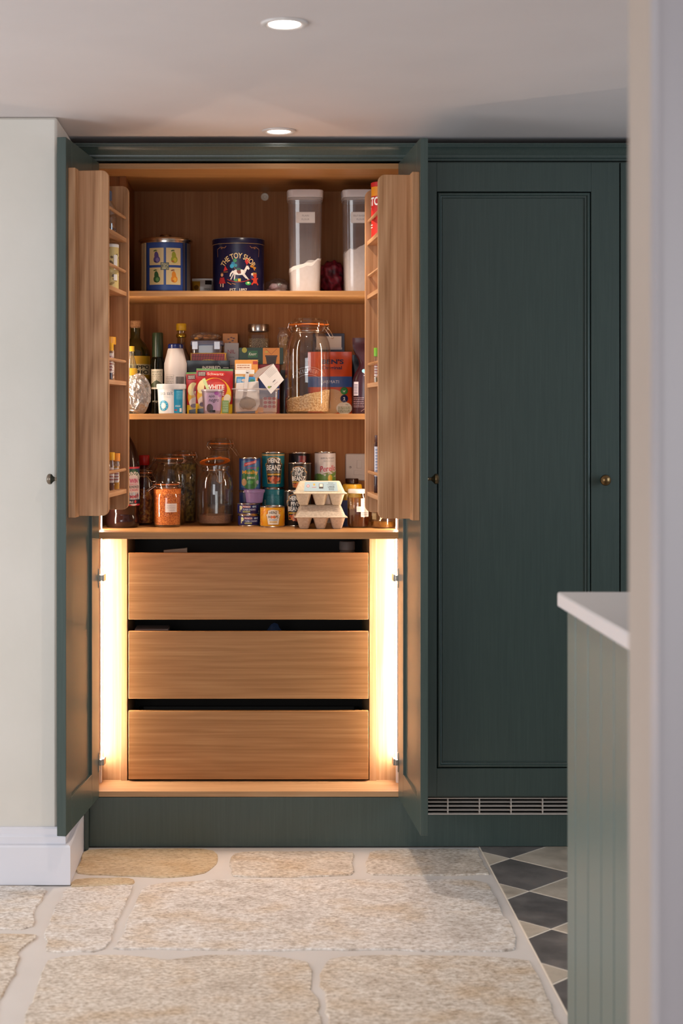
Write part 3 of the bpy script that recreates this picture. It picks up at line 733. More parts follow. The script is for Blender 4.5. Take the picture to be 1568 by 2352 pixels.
# toy shop tin
t = thing('biscuit_tin', 'navy round tin printed with toys and arched gold lettering', 'tin', loc_at(547.5, 5.30, Z1)); R = .0850; H = .180; NV = '1B1A3C'
part('body', MB().lathe([(0, .002), (R-.002, 0), (R, .002), (R, H-.016)], ink(NV, .25), 48), t)
part('lid', MB().lathe([(R+.0002, H-.018), (R+.0016, H-.018), (R+.0018, H-.003), (R, H), (R-.004, H), (R-.006, H-.003), (0, H-.003)], ink(NV, .25), 48), t)
p = Print(); GD = 'D9B06A'
p.rect(-.13, H-.0195, .13, H-.0185, GD, 2).rect(-.13, H-.002, .13, H-.001, '7C7468', 9)
p.text('THE TOY SHOP', 0, .120, .0185, 'E4C58A', 4, w=.132, bold=.012, arc=.062)
p.text('EST', -.017, .0085, .0095, 'E8DCC8', 4, bold=.0).text('1897', .017, .0085, .0095, 'E8DCC8', 4, bold=.0)
for sx in (-1, 1):
    pts = [(sx*.078, .143), (sx*.062, .150), (sx*.046, .146), (sx*.040, .152)]
    for a, b in zip(pts, pts[1:]): p.line(*a, *b, .0022, '9A6A48', 3)
    p.line(sx*.078, .143, sx*.076, .118, .002, '9A6A48', 3).disc(sx*.058, .145, .004, '8A5C40', 3, rv=.002)
# horse on rockers
HW = 'E6E0DA'
p.disc(.004, .066, .021, HW, 4, rv=.0095).poly([(.016, .066), (.027, .086), (.033, .088), (.039, .078), (.035, .074), (.030, .077), (.024, .064)], HW, 4)
for a in ((-.014, .062, -.024, .042), (-.010, .060, -.012, .040), (.014, .060, .028, .046), (.018, .062, .036, .040)): p.line(*a, .004, 'D4CCC6', 4)
p.line(-.016, .070, -.024, .060, .005, 'F0EAE4', 4).line(-.024, .062, -.026, .052, .004, 'F0EAE4', 4)
p.poly([(-.004, .076), (.008, .076), (.010, .062), (.002, .060), (-.004, .066)], '6E2E22', 5).disc(.002, .076, .008, '2C5A48', 6, rv=.004)
for i in range(8):
    a, b = -.036+i*.0095, -.036+(i+1)*.0095; f = lambda x: .034+.010*((x-.002)/.040)**2
    p.line(a, f(a), b, f(b), .003, '8E2A2C', 5)
p.disc(-.016, .094, .0062, '2E7CA8', 4).disc(-.010, .104, .0062, '3C8A54', 4).disc(-.020, .086, .0068, '3AA0C8', 5).disc(-.008, .088, .0055, '2E8A94', 5).line(-.014, .084, -.006, .072, .0006, GD, 4)
p.poly([(.022, .102), (.030, .112), (.037, .100), (.029, .090)], 'C22A2E', 4).line(.029, .090, .022, .074, .0008, GD, 4)
p.poly([(-.050, .070), (-.044, .088), (-.034, .074)], 'C23030', 4).rect(-.050, .066, -.034, .069, '8A5A30', 4)
p.poly([(.040, .084), (.062, .078), (.064, .083), (.042, .089)], 'C88A34', 4).poly([(.046, .092), (.056, .073), (.060, .074), (.052, .092)], 'B87828', 5)
for (cx, cv, c) in ((.060, .040, 'C8402E'),):
    p.disc(cx, cv, .0085, c, 5, rv=.010).disc(cx, cv+.014, .0065, c, 5).disc(cx-.005, cv+.020, .0022, c, 5).disc(cx+.005, cv+.020, .0022, c, 5)
    p.line(cx-.006, cv-.006, cx-.014, cv-.014, .005, c, 5).line(cx+.006, cv-.006, cx+.013, cv-.014, .005, c, 5).line(cx-.006, cv+.005, cx-.014, cv+.004, .004, c, 5).line(cx+.006, cv+.005, cx+.012, cv+.008, .004, c, 5)
p.disc(-.056, .058, .0052, 'D8A07A', 5).poly([(-.064, .050), (-.048, .050), (-.042, .030), (-.070, .030)], 'A82A30', 5).disc(-.056, .061, .0062, '5A3420', 4).rect(-.064, .020, -.060, .031, 'E0C0A8', 4).rect(-.054, .018, -.050, .031, 'E0C0A8', 4)
p.rect(.050, .052, .066, .066, 'B08040', 4).disc(.048, .060, .004, 'E6D8C8', 5).rect(.042, .046, .052, .056, '3A3C70', 5)
p.rect(-.012, .036, -.002, .044, '3E8A48', 6).rect(0, .036, .009, .045, 'D8B030', 6).disc(.034, .030, .010, '3A9A58', 5, rv=.006).disc(.034, .032, .004, 'E8E0A0', 6, rv=.003)
for q in ((-.036, .034, -.022, .026), (-.020, .030, -.008, .026)): p.line(*q, .0016, 'C88A34', 5)
p.build('printed_label', t, cyl(R, -.01), step=.004)
# storage containers with flour
FLOUR = speckle('flour', [(.3, 'F0EBE4'), (.7, 'F7F3EE')], 90, .9, .3, .002)
PLASTIC = thin_glass('clear_plastic', 'F8F5F5', .06, .11, .15, 'D4CAC6')
def storage(label, px, lev, tilt, words, amp, seed):
    t = thing('storage_container', label, 'container', loc_at(px, 5.27, Z1), 0, 'tall flour containers'); H = .336
    part('body', MB().lathe([(0, .0), (.047, 0), (.0505, .004), (.0555, H-.036), (.0565, H-.032)], PLASTIC, 56, sq=5), t, 'clear plastic body')
    part('collar', MB().lathe([(.0555, H-.034), (.0575, H-.033), (.0575, H-.027), (.055, H-.0255)], thin_glass('milky_plastic', 'E4DEDC', .15, .1, .45, 'D6CECB'), 56, sq=5), t)
    part('lid', MB().lathe([(.0545, H-.026), (.059, H-.025), (.0600, H-.003), (.0585, H-.0005), (.050, H), (0, H)], ink('D9D3D3', .35), 56, sq=5), t, 'white push lid')
    f = MB(); noisy_fill(f, .0525, lev, FLOUR, tilt, amp, segs=56, sq=5, r0=.047, freq=45, seed=seed, base=.003); part('contents', f, t, 'white flour', smooth=25)
    q = Print(); q.rect(-.031, H-.110, .031, H-.074, 'E9E2DC', 1).rect(-.029, H-.108, .029, H-.076, 'DDD4CC', 2).rect(-.0285, H-.1075, .0285, H-.0765, 'EEE8E2', 3)
    q.text(words[0], 0, H-.086, .0058, 'A59C98', 4, bold=0).text(words[1], 0, H-.098, .0058, 'A59C98', 4, bold=0)
    q.build('paper_label', t, flat(-.0562)); return t
storage('tall clear flour container with low sloping flour, left of the two', 700, .096, .017, ('PLAIN', 'FLOUR'), .010, 3)
storage('tall clear container half full of flour behind right door rack', 825, .150, .020, ('SELF RAISING', 'FLOUR'), .012, 9)
# small packet, garlic bag, red cloth
def a_snack(w, H):
    p = Print(); p.rect(-w*.5, 0, -w*.10, H*.85, 'B07F28', 1).disc(-w*.28, H*.5, w*.12, '6A4416', 2).rect(w*.14, H*.66, w*.46, H*.90, '24201E', 2).text('mini', w*.25, H*.42, .008, '5A4A40', 2, bold=0); return p
pouch('small crumpled white and amber packet between the two round tins', 441, 488, 640, 5.415, .040, Z1, 'CFC6BE', a_snack, name='snack_packet', cat='packet', seed=5)
WRAP = thin_glass('crinkled_wrap', 'F6F2F0', .12, .14, .05, 'D8CFCC', wrinkle=22)
t = thing('plastic_bag', 'clear bag of pale pink sweets between toy tin and flour container', 'bag', loc_at(636, 5.41, Z1))
mb = MB(); blob(mb, .084, .075, .062, WRAP, .12, 1.6, 3, 4); part('bag', mb, t)
random.seed(5)
for k in range(9):
    a = k*2.4; mb = MB(); blob(mb, .032, .030, .024, ink(('D8A0A8', 'E4B4B8', 'D8BCB4')[k % 3], .5), .18, 1.8, k, 2, z0=.003+(.017 if k > 5 else 0), cx=.024*cos(a)*(k > 0), cy=.020*sin(a)*(k > 0)); part('sweet', mb, t)
t = thing('folded_cloth', 'crumpled dark red bag stuffed between the two flour containers', 'bag', loc_at(762, 5.415, Z1))
mb = MB(); blob(mb, .088, .10, .120, speckle('red_print_fabric', [(.35, '4A0F1C'), (.5, '8A1E30'), (.66, '2A0E18')], 22, .5, .1), .20, 1.5, 13, 5); part('bag', mb, t, smooth=60)

# ------------------------------------------------------------------ MIDDLE SHELF
Z2 = 1.353
def oil_label(R, w1, w2, h0, s):
    p = Print(); p.rect(-R*1.4, h0, R*1.4, h0+.105*s, 'C49A22', 1).rect(-R*1.4, h0+.042*s, R*1.4, h0+.078*s, 'D9CFA8', 2).rect(-R*1.4, h0+.012*s, R*1.4, h0+.030*s, '7A6A20', 2)
    p.text(w1, 0, h0+.068*s, .0125*s, '2A2418', 3, w=R*1.9, bold=.03).text(w2, 0, h0+.051*s, .0135*s, '2A2418', 3, w=R*1.7, bold=.03)
    p.text(w1, -R*.9, h0+.068*s, .0125*s, '2A2418', 3, w=R*.9, bold=.03) if 0 else None
    return p
OLIVE = thin_glass('olive_oil_glass', '8F8A3A', .04, .12, .45, '3A3410')
R = .049
lathed('oil_bottle', 'large olive oil bottle with cork and yellow label behind left rack', 'bottle', 311, 5.38, Z2,
       [(0, 0), (R*.9, 0), (R, .006), (R, .192), (R*.94, .212), (R*.72, .233), (.021, .248), (.0165, .255), (.0165, .288)], OLIVE,
       parts=[('cork', [(.0155, .286), (.0155, .292), (.0185, .293), (.0185, .312), (0, .313)], speckle('cork', [(.3, '8A5E3A'), (.7, 'B98A60')], 200))],
       art=oil_label(R, 'FILIPPO', 'BERIO', .088, 1.0), artfn=cyl(R, .25))
R = .020
lathed('oil_bottle', 'small oil bottle with yellow label behind the crumpled plastic', 'bottle', 301, 5.265, Z2,
       [(0, 0), (R, 0), (R, .13), (R*.9, .16), (.010, .19), (.010, .212)], thin_glass('pale_glass', 'D8D4C0', .04, .14, .12, 'B0A890'),
       parts=[('cap', [(.0112, .205), (.0112, .222), (0, .222)], ink('C9A520', .4))], art=oil_label(R, 'OLIO', 'BERIO', .055, .9), artfn=cyl(R, .1))
t = thing('plastic_wrap', 'crumpled clear plastic bag at the left end of the middle shelf', 'bag', loc_at(317, 5.197, Z2))
WRAP2 = thin_glass('crumpled_film', 'E4E0DE', .10, .20, .10, 'C6BFBC', wrinkle=26)
mb = MB(); blob(mb, .080, .050, .128, WRAP2, .13, 1.7, 31, 5); part('bag', mb, t, smooth=25)
mb = MB(); blob(mb, .052, .032, .098, WRAP2, .25, 2.6, 37, 4, z0=.008); part('inner_fold', mb, t, smooth=25)
R = .0243; DK = thin_glass('dark_bottle_glass', '1E2A16', .05, .14, .75, '0C0F08')
p = Print(); p.rect(-.022, .082, .022, .148, 'C4B9A4', 1).text('ANCIENT', 0, .139, .006, '3A3A2A', 2, w=.034).text('ROOTS', 0, .130, .0065, '3A3A2A', 2, w=.028).smalltext(-.018, .106, .018, .126, 4, '8A826E', 2)
p.poly([(-.022, .088), (-.022, .098), (0, .112), (.022, .098), (.022, .088)], '3E4424', 3).text('oregano', 0, .040, .007, 'A89C80', 2, w=.03, bold=0)
lathed('olive_oil_bottle', 'slim dark green oil bottle with cream chevron label and green capsule', 'bottle', 362, 5.33, Z2,
       [(0, 0), (R*.95, 0), (R, .004), (R, .165), (R*.95, .178), (R*.72, .190)], DK,
       parts=[('capsule', [(R*.72, .186), (R*.76, .192), (R*.74, .266), (R*.66, .270), (0, .270)], ink('22301C', .3))], art=p, artfn=cyl(R, -.1))
R = .037
p = Print(); p.rect(-.044, .094, -.008, .128, '8A8682', 1).rect(-.043, .095, -.009, .127, 'C8BEB8', 2).smalltext(-.042, .098, -.010, .124, 5, '6A6664', 3).smalltext(-.044, .066, -.006, .090, 4, '6A6664', 3)
for k in range(14): p.rect(-.002+k*.0022, .086, -.0008+k*.0022+(.0006 if k % 3 else 0), .122, '5A5654', 2)
lathed('squeeze_bottle', 'tall white plastic bottle with navy top and barcode', 'bottle', 403, 5.29, Z2,
       [(0, 0), (R*.97, 0), (R, .005), (R, .139), (R*1.015, .141), (R*1.015, .166), (R*.72, .210), (R*.66, .216)], ink('C9BFBA', .4),
       parts=[('cap', [(R*.66, .215), (R*.69, .217), (R*.68, .228), (R*.6, .231), (0, .232)], ink('14205E', .25))], art=p, artfn=cyl(R, .12))
lathed('vinegar_bottle', 'clear bottle with yellow cap behind the white plastic bottle', 'bottle', 416, 5.43, Z2,
       [(0, 0), (.034, 0), (.034, .16), (.030, .19), (.015, .225), (.0135, .235), (.0135, .285)], thin_glass('amber_tint_glass', 'D9C08A', .04, .14, .1, 'A88A50'),
       parts=[('cap', [(.0165, .282), (.0172, .283), (.0172, .304), (.0160, .306), (0, .306)], ink('D9A81A', .4)), ('collar', [(.0142, .258), (.0170, .260), (.0175, .264), (.0165, .270), (.0142, .272)], ink('B89A3A', .25, .8))])
# sea salt tub
rf = lambda v: .0405 + .046*v
p = Print(); SB = '1E8DB4'
p.text('sea salt', -.013, .0665, .0120, '5F7280', 2, w=.043, bold=0).text('CRYSTALS', -.015, .054, .0055, 'A9B4B8', 2, w=.030, bold=0)
p.disc(-.024, .026, .0175, SB, 2, n=28).disc(-.024, .026, .0095, 'DEDAD8', 3, n=24).rect(.012, .002, .047, .078, SB, 2)
for k in range(10):
    a = k*.63; p.line(-.024+.0115*cos(a), .026+.0115*sin(a), -.024+.0150*cos(a), .026+.0150*sin(a), .0014, '9CD0DE', 4)
p.smalltext(.020, .046, .044, .074, 6, '7CC4DC', 3, .3).smalltext(.016, .022, .036, .028, 2, 'DDEEF2', 3).rect(.014, .010, .022, .014, 'C04A4A', 3).rect(.032, .006, .042, .018, 'E8F0F0', 3)
t = lathed('salt_tub', 'small white sea salt tub with blue ring and blue panel', 'tub', 393, 5.200, Z2, [(0, .001), (.0385, 0), (.0405, .002), (.0443, .082)], ink('D9D5D4', .3),
       parts=[('lid', [(.0445, .080), (.0482, .0805), (.0482, .093), (.0465, .0965), (.044, .0965), (.0435, .094), (0, .094)], thin_glass('translucent_white_lid', 'E8E4E4', .2, .08, .75, 'D2CECE'))], art=p, artfn=cone(rf, -.02))
# pouches of the left middle
def a_insp(w, H):
    p = Print(); p.text('INSPIRED', .012, H*.86, .0125, 'D8D0C4', 3, w=.060, bold=.01).smalltext(w/2-.022, H*.82, w/2-.004, H*.88, 2, 'A8A098', 3).rect(-w/2, H*.10, w/2, H*.50, '1A4FA8', 1).rect(-w/2, 0, w/2, H*.36, '20242C', 2)
    for k in range(5): p.line(-w/2+.004+k*.006, H*.02, -w/2+.008+k*.006, H*.3, .004, 'B5742C', 3)
    return p
pouch('black and blue food pouch standing behind the red seasoning packets', 426, 528, 828, 5.305, .022, Z2, '101319', a_insp, seed=2)
def a_tort(w, H):
    p = Print(); p.rect(-w/2+.004, H*.80, w/2-.006, H*.99, 'B02A1C', 1)
    for k in range(14): p.line(-w/2+.006+k*.0085, H*.86, -w/2+.010+k*.0085, H*.985, .0016, '5A1410', 2)
    p.line(-w/2+.006, H*.945, w/2-.008, H*.945, .0014, '5A1410', 3); p.disc(0, H*.80, .038, 'E5B21E', 4, rv=.020).text('OLD EL PASO', 0, H*.868, .009, '7A2A14', 5, w=.05, arc=.08); return p
carton('red and yellow food packet just below the clear lock lid box', 437, 520, 811, 5.345, .016, Z2, 'E0A818', a_tort, name='food_packet', cat='packet')
# lock-lid box and crackers
t = thing('lock_lid_box', 'clear plastic lock-lid box with blue grey seal, high behind packets', 'container', loc_at(476, 5.425, Z2)); H = .246
part('body', MB().lathe([(0, 0), (.044, 0), (.047, .004), (.050, H-.016), (.054, H-.014)], thin_glass('cloudy_box', 'DDD6D8', .12, .12, .42, 'A8A0A4'), 40, sq=6), t)
part('lid', MB().lathe([(.0535, H-.014), (.0555, H-.013), (.0555, H-.004), (.053, H), (0, H)], thin_glass('cloudy_lid', 'D6D6E0', .12, .12, .5, '9AA0BC'), 40, sq=6), t)
part('seal', MB().lathe([(.0500, H-.0155), (.0545, H-.0155), (.0545, H-.0142), (.050, H-.0142)], ink('5A78B4', .4), 40, sq=6), t)
for u in (-.050, .024): part('clasp', MB().box(u, u+.020, -.0590, -.0560, H-.030, H-.003, thin_glass('cloudy_clasp', 'E8E2E6', .12, .2, .35, 'C8C0C8')), t, bevel=.001)
t = thing('cracker_bag', 'clear bag of golden crackers lying on the lock-lid box', 'bag', loc_at(472, 5.425, Z2+H))
mb = MB(); blob(mb, .098, .07, .032, WRAP, .12, 2.0, 7, 4, z0=.0); part('bag', mb, t)
random.seed(9)
for k in range(8): mb = MB(); blob(mb, .022, .020, .012, ink('C48A44', .6), .25, 2, k, 2, z0=.003+.007*(k % 2), cx=-.026+.0075*k, cy=-.016+.008*(k % 4)); part('cracker', mb, t)
def a_or(w, H):
    p = Print(); p.rect(-w/2+.001, H*.82, w/2-.001, H*.995, 'D98A26', 1)
    for k, (a, b) in enumerate(((-.006, .93), (.004, .95), (.008, .91), (-.002, .89), (.012, .94))): p.disc(a, H*b, .004, ('5A2A1C', '7A3020')[k % 2], 2, rv=.0022)
    return p
carton('narrow orange carton at the back above the white carton', 511, 546, 766, 5.475, .03, Z2, 'C97A22', a_or)
def a_nil(w, H):
    p = Print(); p.text('NIL', 0, H*.88, .0125, 'B03030', 2, w=.026).text('ready', 0, H*.80, .006, '4A4646', 2, w=.02, bold=0).smalltext(-w*.4, H*.55, w*.4, H*.7, 4, '8A8686', 2); return p
carton('white carton with red lettering behind the lock-lid box', 515, 548, 788, 5.435, .03, Z2, 'C9C0BC', a_nil)
# seasoning packets
def a_schw(first):
    def f(w, H):
        p = Print(); p.rect(-w/2, H*.955, w/2, H, '5E8A3A', 1).rect(-w/2, 0, w/2, H*.955, 'A81C1C', 1)
        p.disc(0, H*.40, w*.47, 'E8B21C', 2, rv=H*.40, n=30).rect(-w*.5, 0, w*.5, H*.22, 'E0B41C', 2).disc(-w*.33, H*.60, w*.13, 'E9D89A', 3, rv=H*.16, rot=-.3).disc(w*.02, H*.55, w*.33, 'B82418', 3, rv=H*.24, n=26).disc(w*.10, H*.62, w*.2, 'CC4634', 4, rv=H*.09)
        p.disc(w*.02, H*.885, w*.27, 'C92A1E', 4, rv=H*.058).text('Schwartz', w*.02, H*.885, .0085, 'F2E0D0', 5, w=w*.44, bold=.0)
        p.rect(-w*.46, H*.83, -w*.24, H*.93, '3A1014', 5).smalltext(-w*.44, H*.84, -w*.26, H*.92, 3, 'E8D8C8', 6)
        if first: p.text('WHITE', w*.02, H*.595, .0155, 'F6EEE4', 6, w=w*.50, bold=.02).text('SAUCE', w*.02, H*.46, .0145, 'F6EEE4', 6, w=w*.5, bold=.02).line(-w*.30, H*.78, -w*.14, H*.48, .010, 'C9D89A', 7)
        p.disc(-w*.24, H*.27, w*.20, 'E6CDB8', 6, rv=H*.13).disc(-w*.30, H*.20, w*.10, '6A2A3A', 7, rv=H*.05).disc(-w*.14, H*.22, w*.08, 'A84A34', 7, rv=H*.07).poly([(-w*.45, 0), (-w*.45, H*.10), (-w*.10, H*.14), (w*.05, 0)], '241A18', 8)
        p.disc(w*.36, H*.34, w*.10, 'EAD9B8', 6, rv=H*.10).rect(w*.22, H*.02, w*.40, H*.30, '7FA35A', 7).smalltext(w*.24, H*.05, w*.38, H*.28, 6, 'C8D8B0', 8)
        return p
    return f
pouch('red seasoning packet leaning behind its twin, mostly covered', 430, 512, 854, 5.268, .010, Z2, 'A81C1C', a_schw(False), seed=4, tilt=-.03, group='red seasoning packets')
pouch('red and yellow seasoning packet lettered WHITE, in front', 449, 533, 847, 5.240, .012, Z2, 'A81C1C', a_schw(True), seed=6, tilt=.02, group='red seasoning packets')
# black garlic cup
rf = lambda v: .0275+.085*v
p = Print(); p.rect(-.030, .010, .036, .068, 'A58AA6', 1).text('ajo', -.004, .056, .0100, '3A2A38', 3, w=.019, bold=.0, shear=.2).text('negro', .004, .041, .0115, '3A2A38', 3, w=.034, bold=.0, shear=.2).disc(-.010, .018, .011, '4A3C42', 3, rv=.014).disc(.014, .066, .010, '8A4A8E', 2, rv=.006).rect(-.010, .004, .008, .012, '241E22', 4).disc(.025, .058, .008, '9A5A9E', 2, rv=.004)
lathed('garlic_cup', 'small purple plastic cup of black garlic in front of the packets', 'cup', 487, 5.192, Z2, [(0, .001), (.026, 0), (.0275, .002), (.0335, .073)], thin_glass('frosted_purple_cup', 'D8CBD4', .12, .1, .6, 'B8A8B4'),
       parts=[('lid', [(.0336, .0725), (.0358, .073), (.0358, .077), (.034, .079), (0, .078)], thin_glass('frosted_lid', 'E0D6DC', .12, .12, .6, 'C8BCC4'))], art=p, artfn=cone(rf, .1))
# square jar, steel lid
GRAIN = speckle('brown_grain', [(.32, '4A3828'), (.5, '8A7254'), (.68, 'B8A080')], 420, .8, .6)
t = lathed('grain_jar', 'square glass jar of brown grain with brushed steel lid', 'jar', 593.5, 5.439, Z2, [(0, 0), (.034, 0), (.0355, .004), (.0355, .262), (.033, .276), (.031, .280)], GLASS,
       parts=[('contents', [(0, .004), (.033, .004), (.0335, .255), (0, .258)], GRAIN)], sq=5, segs=48, group=None)
part('lid', MB().lathe([(.033, .279), (.0355, .280), (.0362, .284), (.0362, .300), (.0350, .304), (0, .305)], ink('A8A09C', .25, 1.0), 48), t, 'brushed steel lid')
# stock pot box on red box
def a_red(w, H):
    p = Print(); p.rect(-w/2+.001, H*.80, w/2-.001, H*.985, '8E1C22', 1).text('GRAVY GRANULES', 0, H*.90, .0065, 'E0C0A0', 2, w=w*.86, bold=0).rect(-w/2+.001, H*.72, w/2-.001, H*.77, 'C99A3A', 1).rect(-w/2+.001, H*.3, w/2-.001, H*.70, '2A3A6A', 1); return p
zk = Z(836, 5.33)
carton('dark red carton under the green stock pot box', 586, 642, 836, 5.365, .07, Z2, '6A1418', a_red, H=zk-Z2-.0006)
def a_knorr(w, H):
    p = Print(); p.rect(-w/2, 0, w*.04, H, '1E3A26', 1).rect(w*.04, 0, w*.42, H, 'D98A30', 1).rect(w*.42, 0, w/2, H, '1C3222', 1)
    p.disc(-w*.38, H*.86, .0085, 'B8B43A', 3, rv=.009).rect(-w*.30, H*.40, -w*.08, H*.82, '2E6A3A', 2).text('Knorr', -w*.19, H*.62, .010, 'E8EAD8', 3, w=w*.17, bold=.01, shear=.2)
    p.poly([(w*.10, H*.50), (w*.36, H*.50), (w*.33, 0), (w*.13, 0)], '3C2414', 3).rect(w*.09, H*.45, w*.37, H*.54, '4E301C', 4).smalltext(-w*.3, H*.1, -w*.05, H*.3, 2, '8AA070', 2)
    p.line(w*.10, H*.95, w*.23, H*.6, .002, 'B86A24', 2).line(w*.36, H*.95, w*.23, H*.6, .002, 'B86A24', 2).disc(w*.12, H*.75, .006, 'C8B040', 3, rv=.003); return p
carton('green and orange stock pot box below the steel lidded jar', 549, 650, 799, 5.36, .06, zk, '1E3A26', a_knorr)
# clear tub with contents
tx, ty = X(587, 5.17), .222; tw, td_ = .150, .100
t = thing('clear_tub', 'low clear rectangular plastic tub crammed with sachets and boxes', 'tub', (tx, ty, Z2))
TUB = thin_glass('tub_plastic', 'F2EEEC', .08, .11, .13, 'DAD2CE')
def rrect(w, d, r, z, n=6):
    out = []
    for cx, cy, a0 in ((w/2-r, d/2-r, 0), (-w/2+r, d/2-r, 90), (-w/2+r, -d/2+r, 180), (w/2-r, -d/2+r, 270)):
        for k in range(n+1): a = radians(a0+90*k/n); out.append((cx+r*cos(a), cy+r*sin(a), z))
    return out
def loft(mb, rings, mat, cap0=True, cap1=False):
    n = len(rings[0]); vs = [v for r in rings for v in r]
    fs = [(j*n+i, j*n+(i+1) % n, (j+1)*n+(i+1) % n, (j+1)*n+i) for j in range(len(rings)-1) for i in range(n)]
    if cap0: fs.append(tuple(range(n))[::-1])
    if cap1: fs.append(tuple((len(rings)-1)*n+i for i in range(n)))
    return mb.add(vs, fs, mat)
mb = MB(); loft(mb, [rrect(tw-.022, td_-.022, .010, 0), rrect(tw-.012, td_-.012, .014, .006), rrect(tw-.006, td_-.006, .016, .078)], TUB); part('body', mb, t, smooth=50)
mb = MB(); loft(mb, [rrect(tw-.006, td_-.006, .016, .078), rrect(tw+.004, td_+.004, .018, .079), rrect(tw+.005, td_+.005, .018, .0815), rrect(tw-.005, td_-.005, .016, .0825)], thin_glass('tub_rim', 'F2EEEC', .1, .2, .5, 'E4DAD4'), cap0=False); part('rim', mb, t, smooth=50)
Z2t = Z2+.0015
def a_o1(w, H):
    p = Print(); p.rect(-w*.46, H*.82, w*.22, H*.93, 'E6D6C2', 1).smalltext(-w*.40, H*.84, w*.16, H*.92, 2, 'A8785A', 2).rect(w*.28, H*.92, w*.49, H*.98, 'A83A24', 1).disc(w*.30, H*.74, .009, '3E7A3A', 2, rv=.0042).text('Knorr', w*.30, H*.74, .003, 'E8E8E0', 3, w=.012).rect(-w/2, H*.55, w*.45, H*.66, 'E8E0D4', 1); return p
carton('orange stock cube carton standing tallest in the clear tub', 539, 592, 827, 5.262, .024, Z2t, 'D99440', a_o1)
def a_o2(w, H):
    p = Print(); p.rect(-w/2, H*.90, w*.5, H*.998, 'E9E2D8', 1).rect(-w*.5, H*.70, -w*.1, H*.86, 'D8C9A0', 1).disc(w*.0, H*.78, .006, '8A6A3A', 2).rect(w*.18, H*.70, w*.44, H*.86, '9A4A2A', 1).disc(w*.31, H*.78, .006, 'C8BCA0', 2, rv=.004); return p
carton('small white topped orange carton in the clear tub, middle row', 540, 584, 849, 5.232, .018, Z2t, 'CE9350', a_o2)
def a_bl(w, H):
    p = Print(); p.rect(-w*.5, H*.82, w*.5, H*.99, '2E86BC', 1).disc(-w*.12, H*.91, .007, 'C8B8A8', 2, rv=.005).rect(-w*.02, H*.83, w*.14, H*.98, '7A3030', 2).disc(w*.34, H*.9, .008, '3A7A5A', 2, rv=.005).smalltext(-w*.45, H*.85, -w*.25, H*.96, 3, 'CFE4EE', 2); return p
carton('small blue printed box in the clear tub, front row', 543, 586, 866, 5.211, .014, Z2t, '2E86BC', a_bl, cat='box')
t = thing('paper_sachet', 'white paper sachet in the front of the clear tub', 'sachet', loc_at(568, 5.192, Z2t)); 
mb = MB(); mb.prism([(-.039, .004), (.030, .008), (.040, .030), (.036, .104), (-.036, .098), (-.040, .05)], -.003, .003, ink('D8D0CA', .6), plane='xz'); part('paper', mb, t, bevel=.001)
mb = MB(); blob(mb, .05, .009, .040, ink('9A8672', .7), .2, 2, 3, 3, z0=.012, cx=0, cy=-.0058); part('dark_spice', mb, t, 'brown spice showing through')
t = thing('tea_sachet', 'red and white patterned sachet at the right of the clear tub', 'sachet', loc_at(617, 5.200, Z2t)); part('packet', MB().box(-.020, .024, -.004, .004, .004, .052, ink('D8C8C4', .4)), t, bevel=.002)
p = Print()
for i in range(3):
    for j in range(3): p.disc(-.011+i*.014, .022+j*.013, .0062, ('A83A44', 'B85058')[(i+j) % 2], 1, rv=.005)
p.build('printed_front', t, flat(-.0043))
t = thing('wooden_cube', 'small pale wooden cube at the bottom of the clear tub', 'cube', loc_at(598, 5.183, Z2t)); part('cube', MB().box(-.009, .009, -.005, .005, .003, .020, ink('C89A74', .6)), t, bevel=.001)
t = thing('bag_clip', 'white plastic bag clip sticking up from the clear tub', 'clip', loc_at(563, 5.174, Z2+.071)); M = Matrix.Rotation(.12, 4, 'Y') 
mb = MB(); mb.box(-.006, .006, -.002, .002, 0, .064, ink('D6CEC8', .35)); mb.lathe([(0, -.002), (.0065, -.002), (.0065, .002), (0, .002)], ink('D6CEC8', .35), 20, c=(0, 0, 0)); mb.xform(Matrix.Translation((0, 0, .066)) @ Matrix.Rotation(pi/2, 4, 'X'), 8); part('clip', mb.xform(M), t, bevel=.0008)
part('jaw', MB().box(-.0045, .0045, .0022, .0045, .002, .060, ink('C8C0BA', .35)).xform(M), t)
t = thing('folded_card', 'white printed card standing on its corner over the tub', 'card', (X(622, 5.165), .165, Z(905, 5.165)))
cb = [(.000, .0), (.042, .046), (.008, .098), (-.040, .054)]
part('card', MB().prism(cb, -.0012, .0012, ink('E6DFDA', .6), plane='xz'), t)
part('fold', MB().prism([(-.046, .050), (-.042, .054), (.006, .098), (-.040, .080), (-.058, .058)], .004, .0055, ink('B8A49A', .6), plane='xz'), t)
p = Print(); rr = math.atan2(.046, .042)-.0
for k in range(7): q0 = Vector((-.028, .056))+Vector((cos(.80), sin(.80)))*.002+Vector((sin(.8), -cos(.8)))*(k*.0042-.004); p.line(q0.x+.006, q0.y+.010, q0.x+.030, q0.y+.032, .0007, '9A9490', 2)
p.disc(-.006, .022, .005, '8FA03A', 2, rv=.004).line(.006, .038, .014, .046, .002, '2A2624', 2).disc(0, .024, .002, '2A2624', 3).line(.010, .030, .022, .040, .0007, 'A8707A', 2)
p.build('printed_front', t, flat(-.0013))
